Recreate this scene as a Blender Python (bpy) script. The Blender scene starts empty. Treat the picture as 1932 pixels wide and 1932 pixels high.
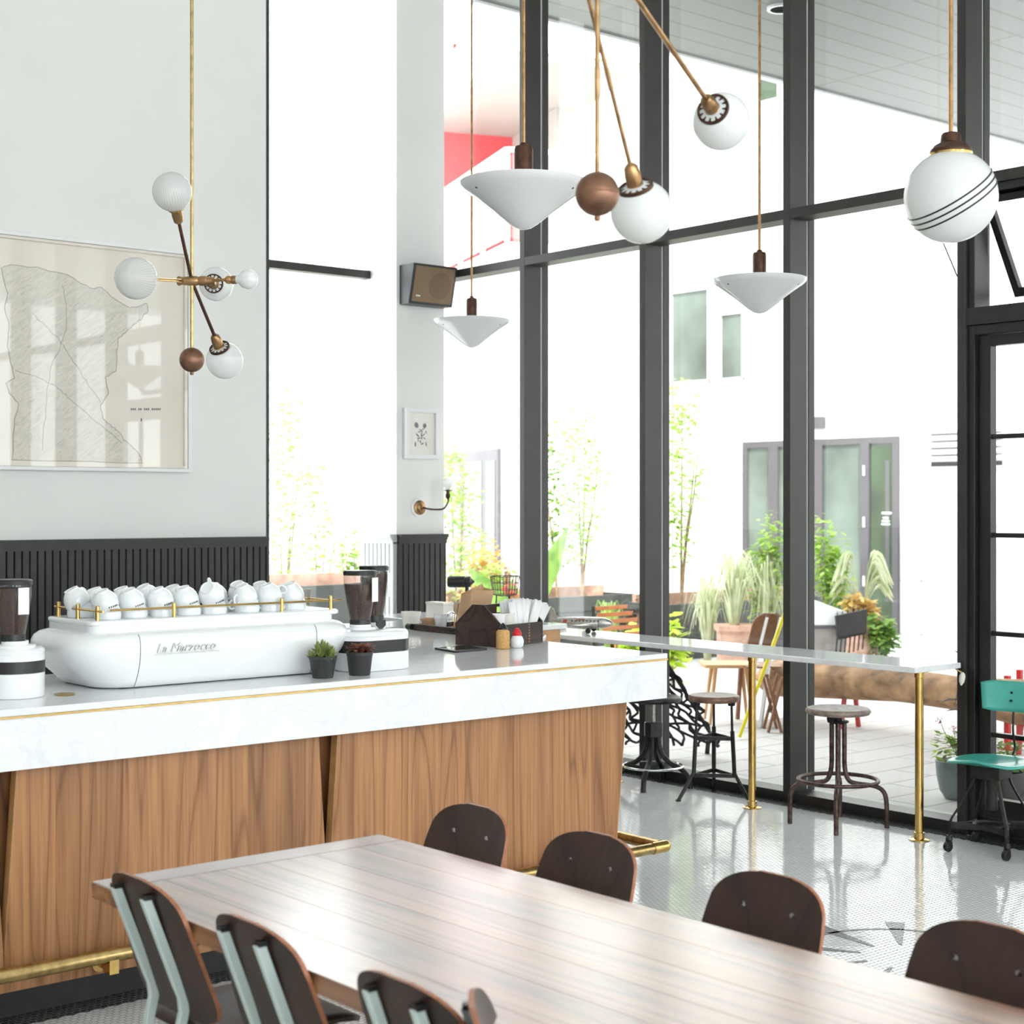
import bpy, math, random
from mathutils import Vector, Matrix
R = random.Random(7)
PI = math.pi
sc = bpy.context.scene
C = sc.collection

# ------------------------------------------------------------------ camera
cam_d = bpy.data.cameras.new('camera'); cam = bpy.data.objects.new('camera', cam_d); C.objects.link(cam)
cam.location = (0, 0, 1.7); cam.rotation_euler = (PI/2, 0, math.radians(-40.13))
cam_d.sensor_width = 36; cam_d.lens = 36*2996/1932; cam_d.shift_y = -13/1932
cam_d.clip_end = 200; cam_d.clip_start = .05
cam_d.dof.use_dof = True; cam_d.dof.focus_distance = 6.6; cam_d.dof.aperture_fstop = 4.5
sc.camera = cam

# ------------------------------------------------------------------ world, sun, exposure
w = bpy.data.worlds.new('sky'); sc.world = w; w.use_nodes = True
wn = w.node_tree; wn.nodes.clear()
wo = wn.nodes.new('ShaderNodeOutputWorld'); wb = wn.nodes.new('ShaderNodeBackground')
wb.inputs[0].default_value = (.93, .97, 1, 1); wb.inputs[1].default_value = 4.6
wn.links.new(wb.outputs[0], wo.inputs[0])
sun_d = bpy.data.lights.new('sun', 'SUN'); sun = bpy.data.objects.new('sun', sun_d); C.objects.link(sun)
sun_d.energy = 6; sun_d.angle = math.radians(2); sun_d.color = (1, .96, .9)
sun.rotation_euler = Vector((.38, .58, -.72)).to_track_quat('-Z', 'Y').to_euler()
# added fill lamps outside the unseen rear windows, brightening what faces the camera
for i, xx in enumerate((-1.4, 2.1, 5.4)):
    ad = bpy.data.lights.new('front_fill', 'AREA'); ao = bpy.data.objects.new('front_fill', ad); C.objects.link(ao)
    ad.shape = 'RECTANGLE'; ad.size = 2.4; ad.size_y = 4.2; ad.energy = 70; ad.color = (.96, .98, 1)
    ao.location = (xx, -4.3, 2.7); ao.rotation_euler = (PI/2, 0, 0)
sc.view_settings.view_transform = 'Standard'; sc.view_settings.look = 'None'
sc.view_settings.gamma = 1; sc.view_settings.use_curve_mapping = False; sc.view_settings.exposure = 0.27
try:
    cy = sc.cycles
    cy.max_bounces = 9; cy.diffuse_bounces = 5; cy.glossy_bounces = 4; cy.transmission_bounces = 6
    cy.transparent_max_bounces = 16; cy.caustics_reflective = False; cy.caustics_refractive = False
    cy.sample_clamp_indirect = 8; cy.use_denoising = True
except Exception:
    pass

# ------------------------------------------------------------------ photo measurement: a pixel of the 1932 frame to a point of the room
def ray(px, py):
    a = (px-966)/2996; b = (953-py)/2996
    return (.6445+.7646*a, .7646-.6445*a, b)
def at_d(px, py, d):
    r = ray(px, py); return Vector((r[0]*d, r[1]*d, 1.7+r[2]*d))
def at_z(px, py, z): r = ray(px, py); return at_d(px, py, (z-1.7)/r[2])
def at_x(px, py, x): r = ray(px, py); return at_d(px, py, x/r[0])
def at_y(px, py, y): r = ray(px, py); return at_d(px, py, y/r[1])

# ------------------------------------------------------------------ materials
def nodes(name):
    m = bpy.data.materials.new(name); m.use_nodes = True
    nt = m.node_tree; return m, nt, nt.nodes['Principled BSDF']
def col(c): return (c[0], c[1], c[2], 1)
def N(nt, t, **k):
    n = nt.nodes.new(t)
    for a, b in k.items(): setattr(n, a, b)
    return n
def L(nt, a, b): nt.links.new(a, b)
def coords(nt, scale=(1, 1, 1), kind='Object', rot=(0, 0, 0), loc=(0, 0, 0)):
    t = N(nt, 'ShaderNodeTexCoord'); m = N(nt, 'ShaderNodeMapping')
    m.inputs['Scale'].default_value = scale; m.inputs['Rotation'].default_value = rot; m.inputs['Location'].default_value = loc
    L(nt, t.outputs[kind], m.inputs[0]); return m.outputs[0]
def ramp(nt, fac, stops):
    r = N(nt, 'ShaderNodeValToRGB'); e = r.color_ramp.elements
    while len(e) < len(stops): e.new(.5)
    for q, (p, c) in zip(e, stops): q.position = p; q.color = col(c)
    L(nt, fac, r.inputs[0]); return r.outputs[0]
def noise(nt, vec, scale, detail=3, rough=.5, dist=0):
    n = N(nt, 'ShaderNodeTexNoise'); n.inputs['Scale'].default_value = scale; n.inputs['Detail'].default_value = detail
    n.inputs['Roughness'].default_value = rough; n.inputs['Distortion'].default_value = dist
    if vec is not None: L(nt, vec, n.inputs['Vector'])
    return n.outputs['Fac']
def math_(nt, op, a, b=None):
    n = N(nt, 'ShaderNodeMath', operation=op)
    for i, v in enumerate((a, b)):
        if v is None: continue
        if isinstance(v, (int, float)): n.inputs[i].default_value = v
        else: L(nt, v, n.inputs[i])
    return n.outputs[0]
def bump(nt, b, h, strength=.2, dist=.01):
    n = N(nt, 'ShaderNodeBump'); n.inputs['Strength'].default_value = strength; n.inputs['Distance'].default_value = dist
    L(nt, h, n.inputs['Height']); L(nt, n.outputs[0], b.inputs['Normal'])
def plain(name, c, rough=.5, metal=0, var=.12, vs=14, coat=0, spec=.5, bmp=0):
    m, nt, b = nodes(name)
    f = noise(nt, coords(nt), vs, 3)
    lo = [max(0, x*(1-var)) for x in c]; hi = [min(1, x*(1+var)) for x in c]
    L(nt, ramp(nt, f, [(.3, lo), (.7, hi)]), b.inputs['Base Color'])
    b.inputs['Roughness'].default_value = rough; b.inputs['Metallic'].default_value = metal
    b.inputs['Coat Weight'].default_value = coat; b.inputs['Specular IOR Level'].default_value = spec
    if bmp: bump(nt, b, noise(nt, coords(nt), vs*4, 4), bmp, .004)
    return m
def schlick(nt, k=1.0):
    lw = N(nt, 'ShaderNodeLayerWeight'); lw.inputs[0].default_value = .5
    f = math_(nt, 'ADD', math_(nt, 'MULTIPLY', math_(nt, 'POWER', lw.outputs['Facing'], 5.0), .96), .04)
    return math_(nt, 'MINIMUM', math_(nt, 'MULTIPLY', f, k), 1.0)
def pane_mat(name, tint=(1, 1, 1), spec=.9):
    m = bpy.data.materials.new(name); m.use_nodes = True; nt = m.node_tree; nt.nodes.clear()
    o = N(nt, 'ShaderNodeOutputMaterial'); t = N(nt, 'ShaderNodeBsdfTransparent'); g = N(nt, 'ShaderNodeBsdfGlossy')
    t.inputs[0].default_value = col(tint); g.inputs['Roughness'].default_value = .02
    x = N(nt, 'ShaderNodeMixShader'); L(nt, schlick(nt, spec), x.inputs[0])
    L(nt, t.outputs[0], x.inputs[1]); L(nt, g.outputs[0], x.inputs[2]); L(nt, x.outputs[0], o.inputs[0]); return m
def milk_mat(name, c=(.9, .91, .9), trans=.45, gloss=.25, lines=0, clear=0):
    m = bpy.data.materials.new(name); m.use_nodes = True; nt = m.node_tree; nt.nodes.clear()
    o = N(nt, 'ShaderNodeOutputMaterial'); d = N(nt, 'ShaderNodeBsdfDiffuse'); t = N(nt, 'ShaderNodeBsdfTranslucent'); g = N(nt, 'ShaderNodeBsdfGlossy')
    d.inputs[0].default_value = col(c); t.inputs[0].default_value = col(c); g.inputs['Roughness'].default_value = .08
    if lines:
        tc = N(nt, 'ShaderNodeTexCoord'); gr = N(nt, 'ShaderNodeTexGradient', gradient_type='RADIAL'); L(nt, tc.outputs['Object'], gr.inputs[0])
        wv = noise(nt, coords(nt), 12, 2)
        f = math_(nt, 'FRACT', math_(nt, 'ADD', math_(nt, 'MULTIPLY', gr.outputs['Fac'], lines), wv))
        cc = ramp(nt, f, [(0, [x*.72 for x in c]), (.22, c), (.9, c), (1, [x*.72 for x in c])])
        L(nt, cc, d.inputs[0]); L(nt, cc, t.inputs[0])
    a = N(nt, 'ShaderNodeMixShader'); a.inputs[0].default_value = trans; L(nt, d.outputs[0], a.inputs[1]); L(nt, t.outputs[0], a.inputs[2])
    last = a.outputs[0]
    if clear:
        k = N(nt, 'ShaderNodeBsdfTransparent'); q = N(nt, 'ShaderNodeMixShader'); q.inputs[0].default_value = clear
        L(nt, last, q.inputs[1]); L(nt, k.outputs[0], q.inputs[2]); last = q.outputs[0]
    x = N(nt, 'ShaderNodeMixShader'); L(nt, schlick(nt, gloss*4), x.inputs[0])
    L(nt, last, x.inputs[1]); L(nt, g.outputs[0], x.inputs[2]); L(nt, x.outputs[0], o.inputs[0]); return m
def wood(name, dark, mid, light, axis='Z', rough=.42, plank=.22, k=11, coat=.0, fine=1.0):
    """grain as contour lines of a stretched noise; a step per plank so veneers differ"""
    m, nt, b = nodes(name)
    tc = N(nt, 'ShaderNodeTexCoord'); sp = N(nt, 'ShaderNodeSeparateXYZ'); L(nt, tc.outputs['Object'], sp.inputs[0])
    ax = {'X': 'Y', 'Y': 'X', 'Z': 'X'}[axis]
    st = math_(nt, 'FLOOR', math_(nt, 'DIVIDE', sp.outputs[ax], plank))
    wn_ = N(nt, 'ShaderNodeTexWhiteNoise', noise_dimensions='1D'); L(nt, st, wn_.inputs['W'])
    off = math_(nt, 'MULTIPLY', wn_.outputs['Value'], 37.0)
    cm = N(nt, 'ShaderNodeCombineXYZ')
    for q in 'XYZ':
        v = math_(nt, 'MULTIPLY', sp.outputs[q], .42 if q == axis else 6.0)
        v = math_(nt, 'ADD', v, off); L(nt, v, cm.inputs[q])
    big = noise(nt, cm.outputs[0], 1.0, 1.5, .4, .25)
    f = math_(nt, 'FRACT', math_(nt, 'MULTIPLY', big, k))
    c1 = ramp(nt, f, [(0, dark), (.12, mid), (.55, light), (.88, mid), (1, dark)])
    sc_ = [(90, 90, 90), (90, 90, 90), (90, 90, 90)][0]; s3 = [90*fine]*3; s3['XYZ'.index(axis)] = 2.2
    fi = noise(nt, coords(nt, tuple(s3)), 1.0, 3)
    mx = N(nt, 'ShaderNodeMix', data_type='RGBA', blend_type='MULTIPLY'); mx.inputs[0].default_value = .75
    L(nt, c1, mx.inputs[6]); L(nt, ramp(nt, fi, [(.3, (.68, .66, .62)), (.62, (1.1, 1.1, 1.1))]), mx.inputs[7])
    m2 = N(nt, 'ShaderNodeMix', data_type='RGBA', blend_type='MULTIPLY'); m2.inputs[0].default_value = 1
    L(nt, mx.outputs[2], m2.inputs[6]); L(nt, ramp(nt, wn_.outputs['Value'], [(0, (.86, .84, .82)), (1, (1.1, 1.1, 1.1))]), m2.inputs[7])
    L(nt, m2.outputs[2], b.inputs['Base Color']); b.inputs['Roughness'].default_value = rough; b.inputs['Coat Weight'].default_value = coat
    b.inputs['Coat Roughness'].default_value = .24; b.inputs['Coat IOR'].default_value = 1.75
    bump(nt, b, fi, .08, .002); return m
def marble(name, base=(.87, .88, .89), rough=.07):
    m, nt, b = nodes(name); v = coords(nt)
    a = noise(nt, v, 3.2, 8, .62, 1.4); a2 = math_(nt, 'ABSOLUTE', math_(nt, 'SUBTRACT', a, .5))
    c1 = ramp(nt, a2, [(0, [x*.93 for x in base]), (.03, [x*.98 for x in base]), (.1, base)])
    n2 = ramp(nt, noise(nt, v, 9, 6, .7), [(.3, (.955, .96, .965)), (.6, (1, 1, 1))])
    mx = N(nt, 'ShaderNodeMix', data_type='RGBA', blend_type='MULTIPLY'); mx.inputs[0].default_value = .8
    L(nt, c1, mx.inputs[6]); L(nt, n2, mx.inputs[7]); L(nt, mx.outputs[2], b.inputs['Base Color']); b.inputs['Roughness'].default_value = rough; return m
def bricks(name, c1, c2, mortar, bw, rh, ms, rough=.3, offset=.5, axes='XY', bmp=.0, rvar=0, coat=0, metal=0, bias=0):
    m, nt, b = nodes(name)
    tc = N(nt, 'ShaderNodeTexCoord'); sp = N(nt, 'ShaderNodeSeparateXYZ'); L(nt, tc.outputs['Object'], sp.inputs[0])
    cm = N(nt, 'ShaderNodeCombineXYZ'); L(nt, sp.outputs[axes[0]], cm.inputs[0]); L(nt, sp.outputs[axes[1]], cm.inputs[1])
    t = N(nt, 'ShaderNodeTexBrick'); t.offset = offset; t.squash = 1
    for k_, v_ in (('Color1', col(c1)), ('Color2', col(c2)), ('Mortar', col(mortar)), ('Scale', 1.0), ('Mortar Size', ms), ('Brick Width', bw), ('Row Height', rh), ('Bias', bias), ('Mortar Smooth', .1)):
        t.inputs[k_].default_value = v_
    L(nt, cm.outputs[0], t.inputs['Vector']); L(nt, t.outputs['Color'], b.inputs['Base Color'])
    b.inputs['Roughness'].default_value = rough; b.inputs['Coat Weight'].default_value = coat; b.inputs['Metallic'].default_value = metal
    if rvar:
        L(nt, math_(nt, 'ADD', math_(nt, 'MULTIPLY', t.outputs['Fac'], rvar), rough), b.inputs['Roughness'])
    if bmp:
        h = math_(nt, 'ADD', math_(nt, 'MULTIPLY', t.outputs['Fac'], -1.0), math_(nt, 'MULTIPLY', noise(nt, cm.outputs[0], 30, 2), .8))
        bump(nt, b, h, bmp, .002)
    return m
def leafy(name, c1, c2):
    m = bpy.data.materials.new(name); m.use_nodes = True; nt = m.node_tree; nt.nodes.clear()
    o = N(nt, 'ShaderNodeOutputMaterial'); d = N(nt, 'ShaderNodeBsdfDiffuse'); t = N(nt, 'ShaderNodeBsdfTranslucent')
    cc = ramp(nt, noise(nt, coords(nt), 7, 2), [(.35, c1), (.65, c2)]); L(nt, cc, d.inputs[0]); L(nt, cc, t.inputs[0])
    a = N(nt, 'ShaderNodeMixShader'); a.inputs[0].default_value = .4; L(nt, d.outputs[0], a.inputs[1]); L(nt, t.outputs[0], a.inputs[2])
    g = N(nt, 'ShaderNodeBsdfGlossy'); g.inputs['Roughness'].default_value = .35; x = N(nt, 'ShaderNodeMixShader'); x.inputs[0].default_value = .06
    L(nt, a.outputs[0], x.inputs[1]); L(nt, g.outputs[0], x.inputs[2]); L(nt, x.outputs[0], o.inputs[0]); return m

MT = {}
MT['wall'] = plain('white_plaster', (.82, .82, .795), .75, var=.015, vs=2)
MT['ceil'] = plain('white_ceiling_paint', (.84, .84, .83), .8, var=.01, vs=2)
MT['bead'] = plain('black_satin_paint', (.016, .0155, .015), .38, var=.2)
MT['beadlit'] = plain('black_paint_lit_grey', (.5, .51, .51), .4, var=.04)  # black beadboard lightened to grey, daylight on the reveal put into the colour
MT['frame'] = plain('dark_bronze_metal', (.026, .023, .021), .42, .0, var=.15, vs=6)
MT['frame2'] = plain('black_steel', (.012, .011, .012), .36, .0, var=.2, vs=6)
MT['gasket'] = plain('pale_gasket', (.62, .63, .6), .6, var=.03)
MT['pane'] = pane_mat('window_glass', (.985, .995, .99))
MT['pglass'] = pane_mat('picture_glass', (1, 1, 1), .75)
MT['clear'] = pane_mat('clear_plastic', (.95, .94, .93), 1.2)
MT['tile'] = bricks('white_mosaic_tile', (.90, .91, .92), (.80, .82, .83), (.34, .36, .36), .0254, .0225, .0024, .07, bmp=.35, rvar=.5)
MT['tileblack'] = bricks('black_mosaic_tile', (.018, .019, .021), (.03, .031, .034), (.2, .2, .2), .0254, .0225, .0016, .25, bmp=.3, rvar=.3)
MT['marble'] = marble('white_marble')
MT['teak'] = wood('teak_veneer', (.27, .118, .046), (.40, .19, .078), (.46, .225, .095), 'Z', .4, .245, 9)
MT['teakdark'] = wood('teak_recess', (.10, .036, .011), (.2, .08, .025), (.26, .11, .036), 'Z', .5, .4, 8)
MT['teakedge'] = plain('teak_edge', (.62, .36, .15), .45, var=.15)
MT['table'] = wood('walnut_table', (.10, .040, .018), (.225, .098, .045), (.33, .16, .075), 'Y', .34, .137, 7, coat=1)
MT['ply'] = wood('brown_plywood', (.022, .008, .0045), (.033, .012, .0062), (.044, .0165, .0085), 'Z', .45, .8, 6)
MT['plyedge'] = plain('plywood_edge', (.34, .13, .062), .5, var=.2, vs=60)
MT['mint'] = plain('mint_enamel', (.52, .60, .57), .35, var=.05)
MT['brass'] = plain('polished_brass', (.70, .47, .16), .2, 1, var=.12, vs=20)
MT['brassdull'] = plain('worn_brass', (.50, .36, .15), .3, 1, var=.3, vs=30)
MT['agedbrass'] = plain('aged_brass', (.40, .24, .115), .36, 1, var=.35, vs=25)
MT['bronze'] = plain('brown_bronze', (.085, .042, .028), .38, .7, var=.35, vs=30)
MT['copperball'] = plain('brown_copper', (.235, .125, .08), .42, .85, var=.3, vs=18)
MT['opal'] = milk_mat('opal_glass', (.90, .915, .90), .35, .22)
MT['etched'] = milk_mat('etched_glass', (.86, .87, .85), .4, .2, lines=46, clear=.18)
MT['frost'] = milk_mat('frosted_glass', (.93, .94, .93), .45, .2, clear=.22)
MT['milk'] = milk_mat('milk_glass', (.90, .905, .90), .28, .25)
MT['black'] = plain('black_plastic', (.014, .014, .015), .35, var=.15)
MT['blackm'] = plain('matte_black', (.022, .022, .023), .6, var=.2)
MT['iron'] = plain('dark_cast_iron', (.028, .027, .026), .45, .5, var=.4, vs=30, bmp=.1)
MT['rust'] = plain('rusty_steel', (.10, .065, .055), .45, .7, var=.5, vs=35, bmp=.15)
MT['white'] = plain('white_enamel', (.84, .86, .87), .16, var=.01, coat=.5)
MT['whitep'] = plain('white_paper', (.86, .86, .86), .7, var=.03)
MT['porcelain'] = plain('white_porcelain', (.82, .85, .86), .12, var=.015, coat=.6)
MT['chrome'] = plain('chrome', (.75, .76, .78), .14, 1, var=.05)
MT['silver'] = plain('tarnished_silver', (.50, .49, .45), .32, .9, var=.3, vs=60)
MT['beans'] = plain('coffee_beans', (.062, .03, .022), .38, var=.6, vs=160, bmp=.8)
MT['caddy'] = wood('dark_walnut', (.016, .008, .006), (.035, .017, .012), (.055, .028, .02), 'X', .45, .5, 8)
MT['joint'] = plain('light_dovetail', (.30, .14, .06), .5, var=.2)
MT['kraft'] = plain('kraft_paper', (.52, .33, .18), .75, var=.12, vs=10)
MT['cream'] = plain('cream_card', (.80, .77, .70), .7, var=.04)
MT['spice'] = plain('brown_sugar', (.62, .35, .13), .75, var=.3, vs=200)
MT['red'] = plain('red_plastic', (.66, .02, .03), .35, var=.08)
MT['pot'] = plain('charcoal_pot', (.032, .032, .034), .55, var=.12)
MT['teal'] = plain('turquoise_paint', (.065, .42, .345), .3, var=.1, vs=9, coat=.3)
MT['stoolwood'] = plain('worn_brown_wood', (.20, .105, .07), .4, var=.45, vs=22)
MT['stoolgrey'] = plain('weathered_grey_wood', (.26, .20, .165), .45, var=.4, vs=26)
MT['paper'] = plain('aged_map_paper', (.91, .85, .75), .7, var=.03, vs=3)
MT['mat'] = plain('ivory_mat_board', (.82, .79, .72), .8, var=.02)
MT['ink'] = plain('ink', (.05, .055, .05), .7, var=.2)
MT['speaker'] = plain('brown_speaker_cloth', (.24, .165, .10), .85, var=.12, vs=200)
MT['spkbox'] = plain('blue_black_vinyl', (.028, .03, .034), .4, var=.1)
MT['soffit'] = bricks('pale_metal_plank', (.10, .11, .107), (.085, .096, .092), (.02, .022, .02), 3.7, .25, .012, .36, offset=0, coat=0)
MT['paver'] = bricks('pale_paver', (.66, .64, .62), (.6, .585, .57), (.40, .385, .37), .9, .3, .010, .8)
MT['facade'] = bricks('white_facade_panel', (.86, .86, .85), (.84, .84, .83), (.55, .55, .54), 2.4, .72, .012, .7, offset=0, axes='YZ')
MT['fwhite'] = plain('white_render', (.86, .86, .86), .8, var=.01, vs=2)
MT['fgrey'] = plain('grey_mauve_metal', (.10, .092, .10), .5, var=.05)
MT['fred'] = plain('red_panel', (.72, .06, .07), .6, var=.08)
MT['fsoff'] = plain('warm_grey_soffit', (.40, .375, .34), .7, var=.06, vs=1.5)
MT['fglass'] = plain('reflective_green_glass', (.13, .16, .135), .06, var=.5, vs=.9)
MT['fglassd'] = plain('dark_green_glass', (.035, .06, .028), .06, var=.6, vs=1.3)
MT['planter'] = plain('dark_grey_planter', (.055, .06, .057), .5, var=.1)
MT['terra'] = plain('weathered_terracotta', (.55, .33, .25), .8, var=.25, vs=9)
MT['orangewood'] = plain('orange_stained_wood', (.55, .20, .075), .45, var=.15)
MT['lightwood'] = plain('light_oak', (.58, .33, .16), .5, var=.12)
MT['plyout'] = plain('oiled_plywood', (.24, .105, .05), .4, var=.2)
MT['yellow'] = plain('yellow_paint', (.82, .70, .02), .4, var=.06)
MT['log'] = plain('driftwood', (.36, .215, .115), .8, var=.55, vs=7, bmp=.9)
MT['redsteel'] = plain('red_steel', (.48, .04, .035), .45, var=.1)
MT['greypot'] = plain('blue_grey_glaze', (.20, .245, .26), .4, var=.12, vs=5)
MT['soil'] = plain('soil', (.05, .035, .025), .9, var=.4, vs=50)
MT['leaf'] = leafy('bright_leaf', (.30, .50, .07), (.55, .72, .20))
MT['leafd'] = leafy('green_leaf', (.13, .28, .05), (.30, .48, .10))
MT['lime'] = leafy('lime_leaf', (.62, .80, .08), (.75, .88, .18))
MT['grass'] = leafy('pale_grass', (.55, .62, .36), (.80, .82, .60))
MT['leafo'] = leafy('orange_leaf', (.65, .38, .10), (.72, .58, .2))
MT['leafp'] = leafy('purple_leaf', (.035, .035, .03), (.075, .06, .06))
MT['pink'] = leafy('pink_petal', (.62, .08, .42), (.75, .2, .6))
MT['redfl'] = leafy('red_petal', (.85, .08, .08), (.9, .2, .15))
MT['succ'] = leafy('succulent_green', (.20, .30, .07), (.46, .50, .18))
MT['succr'] = leafy('succulent_maroon', (.26, .09, .075), (.36, .19, .12))
MT['bark'] = plain('brown_bark', (.30, .20, .12), .8, var=.3)

# ------------------------------------------------------------------ mesh builder
class MB:
    def __init__(s): s.v = []; s.f = []
    def add(s, vs, fs):
        o = len(s.v); s.v += [Vector(p) for p in vs]; s.f += [tuple(i+o for i in q) for q in fs]; return s
    def box(s, x0, x1, y0, y1, z0, z1):
        return s.add([(x0, y0, z0), (x1, y0, z0), (x1, y1, z0), (x0, y1, z0), (x0, y0, z1), (x1, y0, z1), (x1, y1, z1), (x0, y1, z1)],
                     [(3, 2, 1, 0), (4, 5, 6, 7), (0, 1, 5, 4), (1, 2, 6, 5), (2, 3, 7, 6), (3, 0, 4, 7)])
    def bar(s, a, b, w, t, up=(0, 0, 1)):
        a = Vector(a); b = Vector(b); d = (b-a).normalized(); u = Vector(up)
        x = d.cross(u)
        if x.length < 1e-4: x = d.cross(Vector((1, 0, 0)))
        x.normalize(); y = x.cross(d); x = x*w/2; y = y*t/2
        return s.add([a-x-y, a+x-y, a+x+y, a-x+y, b-x-y, b+x-y, b+x+y, b-x+y],
                     [(3, 2, 1, 0), (4, 5, 6, 7), (0, 1, 5, 4), (1, 2, 6, 5), (2, 3, 7, 6), (3, 0, 4, 7)])
    def tube(s, pts, r, n=12, closed=False):
        pts = [Vector(p) for p in pts]; m = len(pts); rs = r if isinstance(r, (list, tuple)) else [r]*m
        prev = None; vs = []; fs = []
        for i, p in enumerate(pts):
            if closed: d = pts[(i+1) % m]-pts[i-1]
            else: d = pts[min(i+1, m-1)]-pts[max(i-1, 0)]
            d.normalize()
            if prev is None:
                x = d.cross(Vector((0, 0, 1)))
                if x.length < 1e-3: x = d.cross(Vector((1, 0, 0)))
            else: x = prev-d*prev.dot(d)
            x.normalize(); prev = x; y = d.cross(x)
            for k in range(n):
                a = 2*PI*k/n; vs.append(p+(x*math.cos(a)+y*math.sin(a))*rs[i])
        for i in range(m if closed else m-1):
            j = (i+1) % m
            for k in range(n): fs.append((i*n+k, i*n+(k+1) % n, j*n+(k+1) % n, j*n+k))
        if not closed: fs.append(tuple(range(n-1, -1, -1))); fs.append(tuple((m-1)*n+k for k in range(n)))
        return s.add(vs, fs)
    def lathe(s, prof, n=32, o=(0, 0, 0), ax=(0, 0, 1), sx=1, sy=1):
        ax = Vector(ax).normalized(); o = Vector(o); q = Vector((0, 0, 1)).rotation_difference(ax)
        vs = []; fs = []; m = len(prof)
        for r, z in prof:
            r = max(r, 1e-5)
            for k in range(n):
                a = 2*PI*k/n; vs.append(o+q @ Vector((r*math.cos(a)*sx, r*math.sin(a)*sy, z)))
        for i in range(m-1):
            for k in range(n): fs.append((i*n+k, i*n+(k+1) % n, (i+1)*n+(k+1) % n, (i+1)*n+k))
        fs.append(tuple(range(n-1, -1, -1))); fs.append(tuple((m-1)*n+k for k in range(n)))
        return s.add(vs, fs)
    def sphere(s, o, r, n=32, ax=(0, 0, 1), cut=-1.0):
        a0 = math.asin(max(-1, cut)); k = n//2
        return s.lathe([(r*math.cos(a0+(PI/2-a0)*i/k), r*math.sin(a0+(PI/2-a0)*i/k)) for i in range(k+1)], n, o, ax)
    def prism(s, poly, d0, d1, f):
        """poly in 2-D, extruded between d0 and d1; f(u, v, d) gives the point"""
        m = len(poly); vs = [f(u, v, d0) for u, v in poly]+[f(u, v, d1) for u, v in poly]
        fs = [tuple(range(m-1, -1, -1)), tuple(range(m, 2*m))]+[(i, (i+1) % m, m+(i+1) % m, m+i) for i in range(m)]
        return s.add(vs, fs)
    def loops(s, ls, cap=True, closed=True):
        n = len(ls[0]); vs = [p for l in ls for p in l]; fs = []
        for i in range(len(ls)-1):
            for k in range(n if closed else n-1): fs.append((i*n+k, i*n+(k+1) % n, (i+1)*n+(k+1) % n, (i+1)*n+k))
        if cap: fs.append(tuple(range(n-1, -1, -1))); fs.append(tuple((len(ls)-1)*n+k for k in range(n)))
        return s.add(vs, fs)
    def grid(s, pts):
        n = len(pts[0]); vs = [p for r in pts for p in r]
        return s.add(vs, [(i*n+k, i*n+k+1, (i+1)*n+k+1, (i+1)*n+k) for i in range(len(pts)-1) for k in range(n-1)])
    def build(s, name, mat, parent=None, smooth=35, bevel=0, local=False, solid=0, sub=0):
        me = bpy.data.meshes.new(name)
        off = Vector((0, 0, 0))
        p = parent
        while p is not None and not local: off += p.location; p = p.parent
        me.from_pydata([tuple(q-off) for q in s.v], [], s.f)
        me.materials.append(MT[mat] if isinstance(mat, str) else mat)
        o = bpy.data.objects.new(name, me); C.objects.link(o)
        me.validate()
        import bmesh
        bm = bmesh.new(); bm.from_mesh(me); bmesh.ops.recalc_face_normals(bm, faces=bm.faces); bm.to_mesh(me); bm.free()
        if smooth:
            for q in me.polygons: q.use_smooth = True
            me.set_sharp_from_angle(angle=math.radians(smooth))
        if solid:
            k = o.modifiers.new('thickness', 'SOLIDIFY'); k.thickness = solid; k.offset = 0
        if sub:
            k = o.modifiers.new('smooth', 'SUBSURF'); k.levels = sub; k.render_levels = sub
        if bevel:
            k = o.modifiers.new('edge', 'BEVEL'); k.width = bevel; k.segments = 2; k.limit_method = 'ANGLE'; k.angle_limit = math.radians(40)
        if parent is not None: o.parent = parent
        return o
def tag(o, label=None, cat=None, group=None, kind=None):
    if label: o['label'] = label
    if cat: o['category'] = cat
    if group: o['group'] = group
    if kind: o['kind'] = kind
    return o
def thing(name, label, cat, loc=(0, 0, 0), rz=0, group=None, kind=None):
    o = bpy.data.objects.new(name, None); C.objects.link(o); o.location = loc; o.rotation_euler = (0, 0, rz)
    o.empty_display_size = .1
    return tag(o, label, cat, group, kind)
def struct(name, mb, mat, **k): return tag(mb.build(name, mat, **k), kind='structure')
def tree_copy(o, parent=None):
    c = o.copy(); C.objects.link(c)
    if parent is not None: c.parent = parent
    for ch in list(o.children): tree_copy(ch, c)
    return c
def dup(o, loc, rz, label, group=None):
    c = tree_copy(o); c.location = loc; c.rotation_euler = (0, 0, rz); c['label'] = label
    if group: c['group'] = group
    return c
def rrect(hx, hy, r, n=5):
    p = []
    for cx, cy_, a0 in ((hx-r, hy-r, 0), (-hx+r, hy-r, PI/2), (-hx+r, -hy+r, PI), (hx-r, -hy+r, 3*PI/2)):
        for i in range(n+1): a = a0+PI/2*i/n; p.append((cx+r*math.cos(a), cy_+r*math.sin(a)))
    return p
def arc(c, r, a0, a1, n, f): return [f(c[0]+r*math.cos(a0+(a1-a0)*i/n), c[1]+r*math.sin(a0+(a1-a0)*i/n)) for i in range(n+1)]
def smoothpath(pts, n=6):
    """Catmull-Rom through the points"""
    P = [Vector(p) for p in pts]; P = [P[0]*2-P[1]]+P+[P[-1]*2-P[-2]]; out = []
    for i in range(1, len(P)-2):
        a, b, c, d = P[i-1:i+3]
        for k in range(n):
            t = k/n; out.append(.5*((2*b)+(c-a)*t+(2*a-5*b+4*c-d)*t*t+(3*b-a-3*c+d)*t**3))
    out.append(P[-2]); return out

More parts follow.
